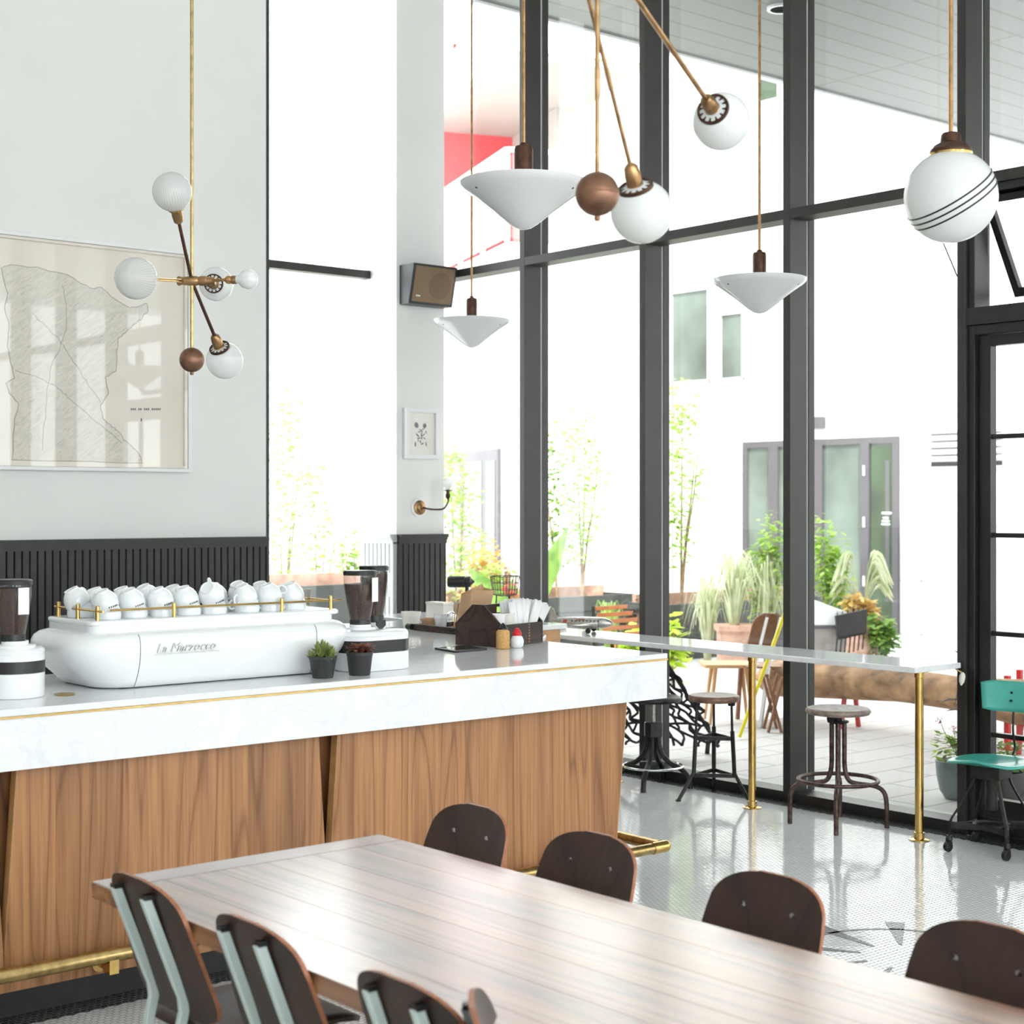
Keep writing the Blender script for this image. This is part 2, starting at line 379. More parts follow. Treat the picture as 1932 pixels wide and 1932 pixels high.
# ================================================================== THE ROOM
X0 = 7.056; YW = 9.15; ZC = 5.8; ZS = 5.4
struct('floor', MB().box(-3.2, 7.2, -4.2, 9.6, -.1, 0), 'tile', smooth=0)
struct('ceiling', MB().box(-3.2, 7.3, -4.3, 9.6, ZC, ZC+.15), 'ceil', smooth=0)
b = MB(); b.box(-3.2, 5.569, YW, 9.6, 0, ZC); b.box(6.64, 7.067, YW, 9.6, 0, ZC); b.box(5.569, 6.64, YW, 9.6, 0, .72); b.box(5.569, 6.64, YW, 9.6, 5.7, ZC)
struct('wall_back', b, 'wall', smooth=0)
struct('wall_left', MB().box(-3.2, -3, -4, YW, 0, ZC), 'wall', smooth=0)
b = MB(); px = -3.2
for xx in (-1.4, 2.1, 5.4): b.box(px, xx-1.2, -4.2, -4, 0, ZC); b.box(xx-1.2, xx+1.2, -4.2, -4, 0, .6); b.box(xx-1.2, xx+1.2, -4.2, -4, 4.8, ZC); px = xx+1.2
b.box(px, 7.3, -4.2, -4, 0, ZC)
struct('wall_front', b, 'wall', smooth=0)
for i, xx in enumerate((-1.4, 2.1, 5.4)):
    r = thing('window_%d' % (20+i), None, None, (xx, -4.1, .6), kind='structure')
    f = MB(); f.box(xx-1.2, xx-1.14, -4.16, -4.04, .6, 4.8); f.box(xx+1.14, xx+1.2, -4.16, -4.04, .6, 4.8); f.box(xx-.03, xx+.03, -4.16, -4.04, .6, 4.8)
    for z in (.6, 3.3, 4.74): f.box(xx-1.14, xx+1.14, -4.155, -4.045, z, z+.06)
    f.build('window_frame', 'frame', r, smooth=0)
    MB().box(xx-1.14, xx+1.14, -4.105, -4.099, .62, 4.78).build('pane', 'pane', r, smooth=0)

# beadboard wainscot
def beadboard(x0, x1, z0, z1, pitch=.048):
    """front faces -y at y = 0; vertical boards with grooves"""
    m = MB(); n = max(1, round((x1-x0)/pitch)); p = (x1-x0)/n; pts = []
    for i in range(n):
        a = x0+i*p; pts += [(a, 0), (a+p*.76, 0), (a+p*.80, .007), (a+p*.87, .0), (a+p*.90, .007)]
    pts += [(x1, 0), (x1, .02), (x0, .02)]
    return m, pts
def wains(name, mat, f, L_):
    m, pts = beadboard(0, L_, 0, 1.44)
    for z0, z1 in ((0, 1.438),): m.prism(pts, z0, z1, f)
    for y, z0, z1 in ((-.012, 1.425, 1.452), (-.022, 1.452, 1.468), (-.034, 1.468, 1.492)):
        m.prism([(0, y), (L_, y), (L_, .02), (0, .02)], z0, z1, f)
    return struct(name, m, mat, smooth=0)
wains('trim_1', 'bead', lambda u, v, d: (-3+u, YW-.022+v, d), 8.561)
wains('trim_2', 'bead', lambda u, v, d: (6.642+u, YW-.022+v, d), .425)
wains('trim_3', 'beadlit', lambda u, v, d: (6.638+v-.02, YW+.40-u, d), .40)
# mosaic borders
def saw(x0, x1, y0, y1, step=.027, amp=.012, horiz=True):
    m = MB(); n = int((x1-x0)/step); top = []
    for i in range(n+1): top.append((x0+i*step, y0+(amp if i % 2 else 0)))
    return m.prism(top+[(x1, y1), (x0, y1)], .0006, .0016, (lambda u, v, d: (u, v, d)) if horiz else (lambda u, v, d: (v, u, d)))
struct('trim_4', saw(-4, 9.1, 6.95, 7.056, horiz=False), 'tileblack', smooth=0)
struct('trim_5', saw(-3, 4.7, 4.985, 5.14), 'tileblack', smooth=0)

# back window behind the bar
r = thing('window_1', None, None, (5.6, 9.5, .72), kind='structure')
MB().box(5.569, 5.596, 9.152, 9.57, .72, 5.7).build('jamb', 'frame', r, smooth=0)
MB().box(5.596, 6.64, 9.47, 9.56, 3.343, 3.399).build('transom', 'frame', r, smooth=0)
f = MB(); f.box(5.596, 6.64, 9.5, 9.56, 5.64, 5.7); f.box(5.596, 6.64, 9.5, 9.56, .72, .78); f.build('window_frame', 'frame', r, smooth=0)
MB().box(5.596, 6.64, 9.53, 9.536, .78, 3.345).build('pane', 'pane', r, smooth=0)
MB().box(5.596, 6.64, 9.53, 9.536, 3.397, 5.64).build('pane', 'pane', r, smooth=0)
MB().box(5.596, 6.64, 9.12, 9.5, .70, .735).build('sill', 'wall', r, smooth=0)

# curtain wall to the courtyard: one window per bay
ys = [8.239, 7.076, 5.908, 4.746, 3.58, 2.415, 1.25, .085, -1.08, -2.245, -3.41]
def mullion(parent, y0):
    MB().box(X0, 7.205, y0, y0+.052, 0, ZC).build('mullion', 'frame', parent, smooth=0, bevel=.002)
    MB().box(7.205, 7.224, y0+.008, y0+.044, .06, ZC).build('gasket', 'gasket', parent, smooth=0)
    MB().box(7.224, 7.275, y0+.001, y0+.051, 0, ZC).build('outer_cap', 'frame', parent, smooth=0)
def bay(n, y0, y1, mull, door=False):
    r = thing('window_%d' % n if not door else 'door_1', None, None, (7.1, y0, 0), kind='structure')
    a = y0+.052
    if mull: mullion(r, y0)
    MB().box(X0+.001, 7.203, a, y1, 3.337, 3.394).build('transom', 'frame', r, smooth=0, bevel=.002)
    MB().box(X0+.001, 7.203, a, y1, 5.73, ZC).build('head', 'frame', r, smooth=0)
    MB().box(7.214, 7.220, a-.01, y1+.01, 3.38, 5.75).build('pane', 'pane', r, smooth=0)
    if not door:
        MB().box(X0, 7.205, a, y1, 0, .06).build('sill', 'frame', r, smooth=0, bevel=.002)
        MB().box(7.205, 7.30, a, y1, -.02, .05).build('outer_sill', 'gasket', r, smooth=0)
        MB().box(7.214, 7.220, a-.01, y1+.01, .05, 3.345).build('pane', 'pane', r, smooth=0)
    return r
bay(2, 8.239, YW+.3, True); bay(3, 7.076, 8.239, True); bay(4, 5.908, 7.076, True); r5 = bay(5, 4.746, 5.908, True)
for i in range(5, len(ys)): bay(i+2, ys[i], ys[i-1], True)
# steel door bay with an awning window above
r = bay(6, 3.58, 4.746, True, door=True)
MB().box(X0+.002, 7.20, 3.632, 4.746, 2.623, 2.714).build('transom', 'frame2', r, smooth=0, bevel=.003)
f = MB()
for y0 in (3.632, 4.706): f.box(7.075, 7.20, y0, y0+.04, .0, 2.623)
f.box(7.075, 7.20, 3.672, 4.706, 2.573, 2.623); f.build('door_frame', 'frame2', r, smooth=0, bevel=.003)
MB().box(7.06, 7.20, 3.672, 4.706, 0, .025).build('threshold', 'frame2', r, smooth=0)
f = MB()
for y0 in (3.68, 4.632): f.box(7.105, 7.16, y0, y0+.068, .03, 2.57)
f.box(7.105, 7.16, 3.748, 4.632, 2.515, 2.57); f.box(7.105, 7.16, 3.748, 4.632, .03, .2)
for z in (.524, 1.043, 1.546, 2.051): f.box(7.115, 7.155, 3.748, 4.632, z-.012, z+.012)
f.box(7.115, 7.155, 4.178, 4.202, .2, 2.515)
f.build('door_leaf', 'frame2', r, smooth=0, bevel=.003)
MB().box(7.132, 7.137, 3.748, 4.632, .2, 2.52).build('pane', 'pane', r, smooth=0)
MB().tube(smoothpath([(7.105, 3.73, 1.0), (7.06, 3.73, 1.02), (7.06, 3.73, 1.18), (7.105, 3.73, 1.2)]), .009, 8).build('door_handle', 'frame2', r)
f = MB()
for y0 in (3.632, 4.706): f.box(7.075, 7.2, y0, y0+.04, 2.714, 3.337)
f.box(7.075, 7.2, 3.672, 4.706, 3.295, 3.337); f.build('awning_frame', 'frame2', r, smooth=0, bevel=.003)
th = math.radians(32); hp = Vector((7.12, 0, 3.29)); dv = Vector((math.sin(th), 0, -math.cos(th)))
s_ = MB(); ln = .575
for y in (3.70, 4.665): s_.bar(hp+Vector((0, y, 0)), hp+dv*ln+Vector((0, y, 0)), .035, .04, (0, 1, 0))
for k in (.02, ln-.02): s_.bar(hp+dv*k+Vector((0, 3.68, 0)), hp+dv*k+Vector((0, 4.685, 0)), .04, .035, (dv.z, 0, -dv.x))
ob = s_.build('awning_sash', 'frame2', r, smooth=0, bevel=.002)
g = MB(); a1 = hp+dv*.03; a2 = hp+dv*(ln-.03)
g.add([a1+Vector((0, 3.7, 0)), a1+Vector((0, 4.66, 0)), a2+Vector((0, 4.66, 0)), a2+Vector((0, 3.7, 0))], [(0, 1, 2, 3)]).build('pane', 'pane', ob, smooth=0, solid=.005)
MB().tube([at_x(1780, 459, 7.32), at_x(1806, 521, 7.23)], .004, 6).build('stay_rod', 'frame2', r5)

# mosaic motif set in the floor beside the dining table
m = MB()
for a in range(0, 360, 40):
    t = math.radians(a); c_ = Vector((4.98, 3.62, 0)); d = Vector((math.cos(t), math.sin(t), 0)); n_ = Vector((-d.y, d.x, 0))
    w0, w1 = (.012, .012) if a % 40 else (.006, .04)
    q = [c_+d*.16-n_*w0, c_+d*.5-n_*w1, c_+d*.5+n_*w1, c_+d*.16+n_*w0]
    m.prism([(p.x, p.y) for p in q], .0006, .0014, lambda u, v, dd: (u, v, dd))
ring = [(4.98+-.38*math.cos(2*PI*i/48), 3.62+.38*math.sin(2*PI*i/48)) for i in range(48)]
for i in range(48):
    a = Vector((*ring[i], 0)); e = Vector((*ring[(i+1) % 48], 0)); n_ = (a-Vector((4.98, 3.62, 0))).normalized()*.018
    m.prism([(a.x, a.y), (e.x, e.y), ((e+n_).x, (e+n_).y), ((a+n_).x, (a+n_).y)], .0006, .0014, lambda u, v, dd: (u, v, dd))
struct('trim_6', m, 'tileblack', smooth=0)

# ================================================================== COURTYARD SHELL
struct('patio_ground', MB().box(7.205, 40, -14, 40, -.14, -.02), 'paver', smooth=0)
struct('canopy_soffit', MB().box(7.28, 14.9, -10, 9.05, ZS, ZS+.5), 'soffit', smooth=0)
struct('canopy_fascia', MB().box(7.28, 15.0, 9.05, 9.11, ZS-.02, ZS+.9).box(14.9, 15.0, -10, 9.05, ZS-.25, ZS+.9), 'fwhite', smooth=0)
p = at_z(1475, 16, ZS-.01)
r = thing('canopy_downlight', 'small round recessed light in the courtyard canopy', 'ceiling light', (p.x, p.y, ZS-.02))
MB().lathe([(.11, 0), (.11, .02), (.085, .02), (.085, 0)], 24, (p.x, p.y, ZS-.02)).build('light_ring', 'fwhite', r)
MB().lathe([(.085, 0), (.085, .006)], 24, (p.x, p.y, ZS-.014)).build('lamp_lens', 'opal', r)

# ================================================================== BAR COUNTER
ZT = 1.045; YF = 4.925; XR = 5.052; YP = 5.02
bar = thing('bar_counter', 'long marble topped bar counter with teak veneer front and brass foot rail', 'counter', (2.0, 5.4, 0))
def Lpoly(xl, yf, xr, yb, xin, ye): return [(xl, yf), (xr, yf), (xr, 5.78), (5.30, 6.02), (5.30, ye), (xin, ye), (xin, yb), (xl, yb)]
P = Lpoly(-2.6, YF, XR, 5.86, 4.05, 7.3)
MB().prism(P, 1.0215, ZT, lambda u, v, d: (u, v, d)).build('marble_top', 'marble', bar, smooth=0, bevel=.003)
m = MB(); m.box(-2.6, XR-.001, YF+.002, YF+.03, .8465, 1.0145); m.box(XR-.03, XR-.002, YF+.03, 5.78, .8465, 1.0145)
m.build('marble_apron', 'marble', bar, smooth=0, bevel=.002)
m = MB(); m.box(-2.59, XR+.001, YF-.001, YF+.02, 1.0145, 1.0215); m.box(XR-.02, XR+.001, YF+.02, 5.78, 1.0145, 1.0215)
m.build('brass_inlay', 'brass', bar, smooth=0)
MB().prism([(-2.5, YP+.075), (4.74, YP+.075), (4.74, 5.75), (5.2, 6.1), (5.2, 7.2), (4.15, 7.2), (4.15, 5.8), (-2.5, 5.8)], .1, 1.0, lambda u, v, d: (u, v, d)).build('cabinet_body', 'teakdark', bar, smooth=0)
# teak panels, each tapering to make a V notch between neighbours
notch = [-1.65, -.41, .83, 2.068, 3.326]
edges = [-2.6]+notch+[4.86]
for i in range(len(edges)-1):
    xl, xr = edges[i], edges[i+1]; poly = []
    if i == 0: poly += [(xl, .11), (xl, .90)]
    else: poly += [(xl+.0, .11), (xl+.002, .235), (xl+.047, .90)]
    if i == len(edges)-2: poly += [(4.898, .90), (4.818, .11)]
    else: poly += [(xr-.047, .90), (xr-.002, .235), (xr, .11)]
    pn = MB().prism(poly, YP, YP+.04, lambda u, v, d: (u, d, v)).build('teak_panel', 'teak', bar, smooth=0)
    if i:
        MB().prism([(xl+.0025, .235), (xl+.0475, .90), (xl+.0465, .90), (xl+.0015, .235)], YP-.0005, YP+.04, lambda u, v, d: (u, d, v)).build('panel_edge', 'teakedge', pn, smooth=0)
    if i == len(edges)-2:
        MB().prism([(4.898, .90), (4.818, .11), (4.821, .11), (4.901, .90)], YP, YP+.04, lambda u, v, d: (u, d, v)).build('panel_edge', 'teakedge', pn, smooth=0)
MB().prism([(4.90, .9), (4.82, .11), (4.79, .11), (4.87, .9)], YP+.04, 5.75, lambda u, v, d: (u, d, v)).build('end_panel', 'teak', bar, smooth=0)
MB().box(-2.5, 4.76, 5.105, 5.7, 0, .115).build('kick_plate', 'blackm', bar, smooth=0)
fr = MB().tube([(-2.5, YF-.0, .195), (4.96, YF-.0, .195)], .024, 20).build('foot_rail', 'brassdull', bar)
MB().tube([(5.02, YF+.02, .195), (5.02, 5.6, .195)], .024, 20).build('foot_rail', 'brassdull', bar)
m = MB(); m.tube([(4.955, YF, .195), (5.035, YF, .195)], .027, 20); m.sphere((5.035, YF, .195), .027, 20); m.build('rail_elbow', 'brass', fr)
for x in (-1.8, -.4, 1.0, 2.4, 3.8, 4.75):
    m = MB(); m.lathe([(.03, 0), (.03, .012), (.014, .014), (.014, .06)], 18, (x, YP, .15), (0, -1, 0)); m.box(x-.017, x+.017, YF-.02, YF+.03, .135, .185); m.build('rail_bracket', 'brass', fr)

# ------------------------------------------------------------------ espresso machine
mx, my = 2.985, 5.42
em = thing('espresso_machine', 'long glossy white espresso machine with rounded ends on the bar', 'espresso machine', (mx, my, ZT))
prof = [(1.047, .13, .075), (1.052, .118, .05), (1.075, .095, .034), (1.105, .06, .018), (1.135, .03, .007), (1.165, .008, .001), (1.19, 0, 0), (1.21, .003, .001), (1.228, .014, .006), (1.24, .032, .018), (1.247, .06, .04)]
ls = []
for z, ix, iy in prof:
    ls.append([Vector((mx+u, my+v, z)) for u, v in rrect(.6-ix, .27-iy, .17-min(.06, ix*.4), 10)])
body = MB().loops(ls).build('body', 'white', em, smooth=60)
nk = [Vector((mx+u, my+v, 0)) for u, v in rrect(.515, .2, .05, 6)]
m = MB(); m.loops([[p+Vector((0, 0, z)) for p in nk] for z in (1.235, 1.276)]); m.build('neck', 'white', em, bevel=.003)
tp = MB(); cxp = 2.992
tp.loops([[Vector((cxp+u, my-.01+v, z)) for u, v in rrect(hx, hy, .03, 6)] for z, hx, hy in ((1.272, .522, .185), (1.276, .528, .19), (1.286, .528, .19), (1.290, .522, .185))])
tp.build('top_plate', 'white', em, smooth=60)
for xs in (2.62, 3.36):
    pts = []
    for z, ix, iy in prof[1:-1]: pts.append((xs, my-.27+iy-.0004, z))
    MB().tube(pts, .0011, 5).build('panel_seam', 'blackm', body)
for xs in (2.6, 3.3):
    for yv in (5.25, 5.55): MB().lathe([(.02, 0), (.022, .012)], 16, (xs, yv, ZT-.001)).build('foot', 'blackm', em)
# brass cup rail
cr = MB(); zr = 1.325; ya, yb_ = my-.175, my+.15; xa, xb = cxp-.49, cxp+.495
cr.tube([(xa+.05, ya, zr), (xb+.05, ya, zr)], .0042, 10); cr.tube([(xa, ya-.045, zr-.001), (xa, yb_+.03, zr-.001)], .0042, 10); cr.tube([(xb, ya+.01, zr), (xb, yb_, zr)], .0042, 10)
crail = cr.build('cup_rail', 'brass', em)
for q in ((xa, ya), (xa, ya+.16), (xa+.3, ya), (xa+.76, ya), (xb, ya), (xb, yb_), (xa, yb_)):
    MB().lathe([(.0075, 0), (.0075, .052), (.006, .054)], 14, (q[0], q[1], 1.289)).build('rail_post', 'brass', crail)
# raised script badge
def text_mesh(s, name, mat, parent, size, loc, rot, depth=.002, shear=0., sx=1.0):
    c = bpy.data.curves.new(name+'_c', 'FONT'); c.body = s; c.size = size; c.extrude = depth; c.shear = shear; c.align_x = 'CENTER'; c.align_y = 'CENTER'; c.resolution_u = 3
    t = bpy.data.objects.new(name+'_t', c); C.objects.link(t)
    bpy.context.view_layer.update()
    me = bpy.data.meshes.new_from_object(t.evaluated_get(bpy.context.evaluated_depsgraph_get()))
    bpy.data.objects.remove(t); bpy.data.curves.remove(c)
    me.materials.clear(); me.materials.append(MT[mat]); me.name = name
    o = bpy.data.objects.new(name, me); C.objects.link(o)
    off = Vector((0, 0, 0)); p = parent
    while p is not None: off += p.location; p = p.parent
    o.location = Vector(loc)-off; o.rotation_euler = rot; o.scale = (sx, 1, 1); o.parent = parent
    return o
yb2 = my-.27-.002
bd = text_mesh('La Marzocco', 'script_badge', 'silver', em, .046, (2.80, yb2-.001, 1.187), (math.radians(90), 0, 0), .0025, .35, 1.0)
MB().box(2.672, 2.935, yb2-.001, yb2+.002, 1.165, 1.1675).build('badge_underline', 'silver', em, smooth=0)

# cups on the machine
def cup_mesh(tilt, ha):
    prof = [(.042, .001), (.0465, 0), (.0485, .008), (.0485, .02), (.0455, .034), (.039, .047), (.0305, .057), (.0268, .060), (.0265, .066), (.0225, .0665), (.021, .063), (.0, .0625)]
    m = MB(); m.lathe(prof, 28); h = MB()
    h.tube(smoothpath([(.046, 0, .014), (.062, 0, .012), (.07, 0, .026), (.060, 0, .042), (.042, 0, .044)], 4), .0044, 8)
    q = Matrix.Rotation(ha, 4, 'Z'); m.add([q @ v for v in h.v], h.f)
    q = Matrix.Rotation(-tilt, 4, 'Y'); m.v = [q @ v for v in m.v]; zmin = min(v.z for v in m.v)
    m.v = [v-Vector((0, 0, zmin)) for v in m.v]; return m
names = ['first', 'second', 'third', 'fourth', 'fifth', 'sixth', 'seventh', 'eighth', 'ninth', 'tenth']
front = [2.575, 2.685, 2.795, 2.905, 3.008, 3.158, 3.262, 3.368]
cup0 = []
def lower_cup(x, y, row, i):
    if not cup0: c = cup_mesh(0, 1.2).build('cup', 'porcelain', None, local=True, smooth=60); cup0.append(c)
    else: c = cup0[0].copy(); C.objects.link(c)
    c.location = (x, y, 1.2905); c.rotation_euler = (0, 0, .3*i)
    tag(c, 'upside down white cup under the %s tilted cup from left, %s row on machine' % (names[i], row), 'cup', 'cups on the espresso machine')
for i, x in enumerate(front):
    t = .36 if i not in (4,) else .9
    c = cup_mesh(t, math.radians((70, 85, 60, 80, 20, 200, 330, 75)[i])).build('cup', 'porcelain', None, local=True, smooth=60)
    lower_cup(x, my-.105+(.012 if i % 2 else 0), 'front', i)
    c.location = (x-.006, my-.107+(.012 if i % 2 else 0), 1.2905+.024); c.rotation_euler = (0, 0, math.radians((5, 12, -4, 8, 35, 5, -8, 12)[i]))
    tag(c, 'tilted white cup capping the %s stack from left in the front row on the machine' % names[i], 'cup', 'cups on the espresso machine')
    if i < 5:
        mk = MB()
        for k in range(5):
            a = math.radians(-105+k*9)-c.rotation_euler.z; rr = .0486
            mk.box(rr*math.cos(a)-.0016, rr*math.cos(a)+.0016, rr*math.sin(a)-.0016, rr*math.sin(a)+.0016, .016+k*.002, .022+k*.002)
        mk.build('lettering', 'ink', c, local=True, smooth=0)
for i, x in enumerate((2.545, 2.63, 2.73, 2.835, 2.94, 3.12, 3.225, 3.33)):
    c = cup_mesh(.34 if i % 3 else .5, math.radians(40+i*37)).build('cup', 'porcelain', None, local=True, smooth=60)
    lower_cup(x, my+.055+(.015 if i % 2 else 0), 'back', i)
    c.location = (x-.006, my+.053+(.015 if i % 2 else 0), 1.2905+.022); c.rotation_euler = (0, 0, math.radians(-10+i*5))
    tag(c, 'tilted white cup capping the %s stack from left in the back row on the machine' % names[i], 'cup', 'cups on the espresso machine')
for i, (x, y) in enumerate(((3.405, my+.06), (3.455, my-.02), (3.41, my-.035), (3.455, my+.085))):
    g = MB().lathe([(.026, 0), (.034, .075), (.032, .075), (.0245, .008), (.0, .008)], 20).build('water_glass', 'clear', None, local=True)
    g.location = (x, y, 1.2905)
    tag(g, ('clear cut glass tumbler at the rear of the cluster beside the cups', 'clear cut glass tumbler nearest the right end post of the brass cup rail', 'clear cut glass tumbler close behind the brass rail beside the last cup', 'clear cut glass tumbler at the far right rear corner of the cup tray')[i], 'glass', 'glasses on the espresso machine')

# ------------------------------------------------------------------ grinders
def hopper(parent, x, y, z0, z1, rt, rb, fill, tagdir):
    h = z1-z0
    MB().lathe([(rb+.001, z0), (rb+.001, z0+h*.115), (rb-.004, z0+h*.12)], 28, (x, y, 0)).build('hopper_collar', 'black', parent)
    gl = [(rb, z0+h*.11), (rb+(rt-rb)*.35, z0+h*.3), (rb+(rt-rb)*.72, z0+h*.52), (rt, z0+h*.74), (rt, z0+h*.93)]
    g = MB(); n = 28
    g.lathe(gl, n, (x, y, 0)); g.f = [q for q in g.f if len(q) == 4]
    hp = g.build('hopper', 'clear', parent)
    pr = [(r-.003, z) for r, z in gl if z < z0+h*fill]; zt = z0+h*fill
    pr.append((pr[-1][0]+.002 if pr[-1][0] < rt-.004 else rt-.003, zt)); pr.append((.01, zt+.004))
    MB().lathe(pr, n, (x, y, 0)).build('coffee_beans', 'beans', hp)
    MB().lathe([(rt+.002, z1-h*.085), (rt+.003, z1-.004), (rt-.002, z1), (.0, z1+.002)], n, (x, y, 0)).build('lid', 'black', parent)
    d = Vector((*tagdir, 0)).normalized(); s_ = Vector((-d.y, d.x, 0)); c_ = Vector((x, y, z0+h*.66))+d*(rt+.006)
    m = MB(); hw, hh = .02, h*.215
    m.add([c_+s_*a+Vector((0, 0, e))+d*t for t in (0, .002) for a, e in ((-hw, -hh), (hw, -hh), (hw, hh), (-hw, hh))], [(3, 2, 1, 0), (4, 5, 6, 7), (0, 1, 5, 4), (1, 2, 6, 5), (2, 3, 7, 6), (3, 0, 4, 7)])
    m.build('tag_card', 'whitep', parent, smooth=0)
g1 = thing('coffee_grinder', 'white round coffee grinder with one bean hopper left of the espresso machine', 'coffee grinder', (2.203, 5.255, ZT))
gx, gy = 2.203, 5.255
MB().lathe([(.098, 1.046), (.1, 1.05), (.1, 1.128), (.098, 1.13)], 40, (gx, gy, 0)).build('base', 'white', g1)
MB().lathe([(.1005, 1.13), (.1005, 1.170)], 40, (gx, gy, 0)).build('band', 'black', g1)
MB().lathe([(.1, 1.171), (.1, 1.188), (.098, 1.19), (.099, 1.192), (.1, 1.205), (.094, 1.212), (.07, 1.213), (.07, 1.222), (.046, 1.223), (.046, 1.236)], 40, (gx, gy, 0)).build('top_cap', 'white', g1)
hopper(g1, gx-.006, gy, 1.235, 1.446, .062, .040, .86, (.12, -1))
g2 = thing('coffee_grinder', 'white coffee grinder with two bean hoppers behind the maroon potted plant', 'coffee grinder', (3.67, 5.3, ZT))
def oval(z, hx=.155, hy=.185, inset=0): return [Vector((3.665+u, 5.305+v, z)) for u, v in rrect(hx-inset, hy-inset, .09-inset, 8)]
MB().loops([oval(z, inset=i) for z, i in ((1.046, .003), (1.05, 0), (1.118, 0))]).build('base', 'white', g2, smooth=50)
MB().loops([oval(z) for z in (1.1185, 1.166)]).build('band', 'black', g2, smooth=50)
MB().loops([oval(z, inset=i) for z, i in ((1.1665, 0), (1.18, 0), (1.182, .004), (1.184, 0), (1.196, .004), (1.203, .014))]).build('top_cap', 'white', g2, smooth=50)
MB().lathe([(.062, 1.2), (.062, 1.212), (.044, 1.213), (.044, 1.222)], 28, (3.645, 5.27, 0)).lathe([(.05, 1.2), (.05, 1.222)], 28, (3.765, 5.345, 0)).build('hopper_mount', 'white', g2)
hopper(g2, 3.645, 5.27, 1.215, 1.438, .066, .042, .76, (.35, -1))
hopper(g2, 3.765, 5.345, 1.222, 1.452, .058, .040, .9, (.75, -1))
MB().prism([(-.022, .012), (.022, .016), (.022, -.006), (0, -.026), (-.022, -.006)], 0, .006, lambda u, v, d: (3.712+u, 5.225-d, 1.222+v)).build('hang_tag', 'black', g2, smooth=0)
tb = MB(); T = lambda u, v: (3.795+u, 5.1185, 1.142+v)
tri = [(-.016, -.013), (.016, -.013), (0, .016)]
for i in range(3): tb.bar(T(*tri[i]), T(*tri[(i+1) % 3]), .0022, .0022, (0, 1, 0))
tb.bar(T(0, .008), T(0, -.004), .002, .002, (0, 1, 0)); tb.bar(T(-.005, .001), T(0, -.005), .002, .002, (0, 1, 0)); tb.bar(T(.005, .001), T(0, -.005), .002, .002, (0, 1, 0))
tb.build('triangle_badge', 'silver', g2, smooth=0)

# ------------------------------------------------------------------ small plants on the bar
def leaf_pts(o, d, ln, wd, up, curl=.15):
    """a pointed leaf as 2 x 3 quads: o base, d direction"""
    d = Vector(d).normalized(); up = Vector(up); s_ = d.cross(up)
    if s_.length < 1e-3: s_ = d.cross(Vector((1, 0, 0)))
    s_.normalize(); n_ = s_.cross(d); out = []
    for t, k in ((0, .18), (.3, .85), (.65, .8), (1, .05)):
        c_ = Vector(o)+d*ln*t-n_*curl*ln*t*t
        out.append((c_-s_*wd*k/2+n_*wd*.12*k, c_, c_+s_*wd*k/2+n_*wd*.12*k))
    return out
def add_leaf(m, *a, **k):
    g = leaf_pts(*a, **k); m.grid(g)
def potted(loc, rt, rb, h, mat, label, kind):
    x, y, z = loc
    t = thing('potted_succulent', label, 'plant', loc)
    p = MB().lathe([(rb*.96, 0), (rb, .004), (rt*.97, h*.84), (rt, h*.86), (rt*1.02, h), (rt*.93, h), (rt*.9, h*.86)], 32, loc)
    p.build('pot', 'pot', t)
    MB().lathe([(rt*.91, h*.84), (.004, h*.92)], 24, loc).build('soil', 'soil', t)
    f = MB()
    if kind == 'rosettes':
        for cx, cy_, cz, s0 in ((-.022, -.02, .09, 1), (.024, -.012, .088, 1), (0, .022, .1, 1.1), (-.034, .016, .085, .8), (.034, .024, .085, .85), (.004, -.034, .078, .85), (0, 0, .112, 1), (-.014, .0, .104, .9), (.02, .006, .104, .9)):
            o = Vector((x+cx, y+cy_, z+cz-.012)); ax = Vector((cx*9, cy_*9, .8)).normalized()
            for k in range(22):
                a = k*2.4; e = .15+.85*k/22; q = ax.rotation_difference(Vector((0, 0, 1))).inverted()
                d = q @ Vector((math.cos(a)*e, math.sin(a)*e, 1.15-e)); add_leaf(f, o, d, (.034+.016*(1-e))*s0, .0145*s0, ax, curl=-.25)
    else:
        for k in range(170):
            a = R.random()*2*PI; e = R.uniform(.15, 1.25); o = Vector((x+R.gauss(0, .014), y+R.gauss(0, .014), z+h*.93+R.uniform(0, .012)))
            d = Vector((math.cos(a)*e, math.sin(a)*e, R.uniform(.2, .75))); add_leaf(f, o+d*R.uniform(0, .026), d, R.uniform(.02, .033), .019, (0, 0, 1), curl=.5)
    f.build('foliage', mat, t, smooth=60)
potted((3.335, 5.07, ZT), .053, .040, .083, 'succ', 'green rosette succulent in charcoal pot beside the espresso machine', 'rosettes')
potted((3.497, 5.06, ZT), .051, .041, .090, 'succr', 'maroon leafy succulent in charcoal pot before the twin hopper grinder', 'bushy')
c = at_z(122, 1311, ZT)
dr = MB().lathe([(.034, 0), (.036, .004), (.028, .005), (.024, .003)], 28, c+Vector((0, 0, .0005))).build('drain_ring', 'brass')
tag(dr, 'flat brass drain ring on the bar under the machine left end', 'drain')

# ------------------------------------------------------------------ menu tablet, wooden caddy and its contents, shakers
q = [at_z(*p_, ZT) for p_ in ((820, 1225.5), (858, 1232), (919, 1227), (881, 1220.5))]
t = thing('menu_tablet', 'thin black framed menu tablet lying on the bar before the wooden caddy', 'tablet', q[1])
ins = sum((v for v in q), Vector())/4
MB().prism([(v.x, v.y) for v in q], ZT+.0005, ZT+.010, lambda u, v, d: (u, v, d)).build('tablet_body', 'black', t, smooth=0, bevel=.001)
MB().prism([((v*.82+ins*.18).x, (v*.82+ins*.18).y) for v in q], ZT+.0101, ZT+.0108, lambda u, v, d: (u, v, d)).build('screen', 'fglassd', t, smooth=0)

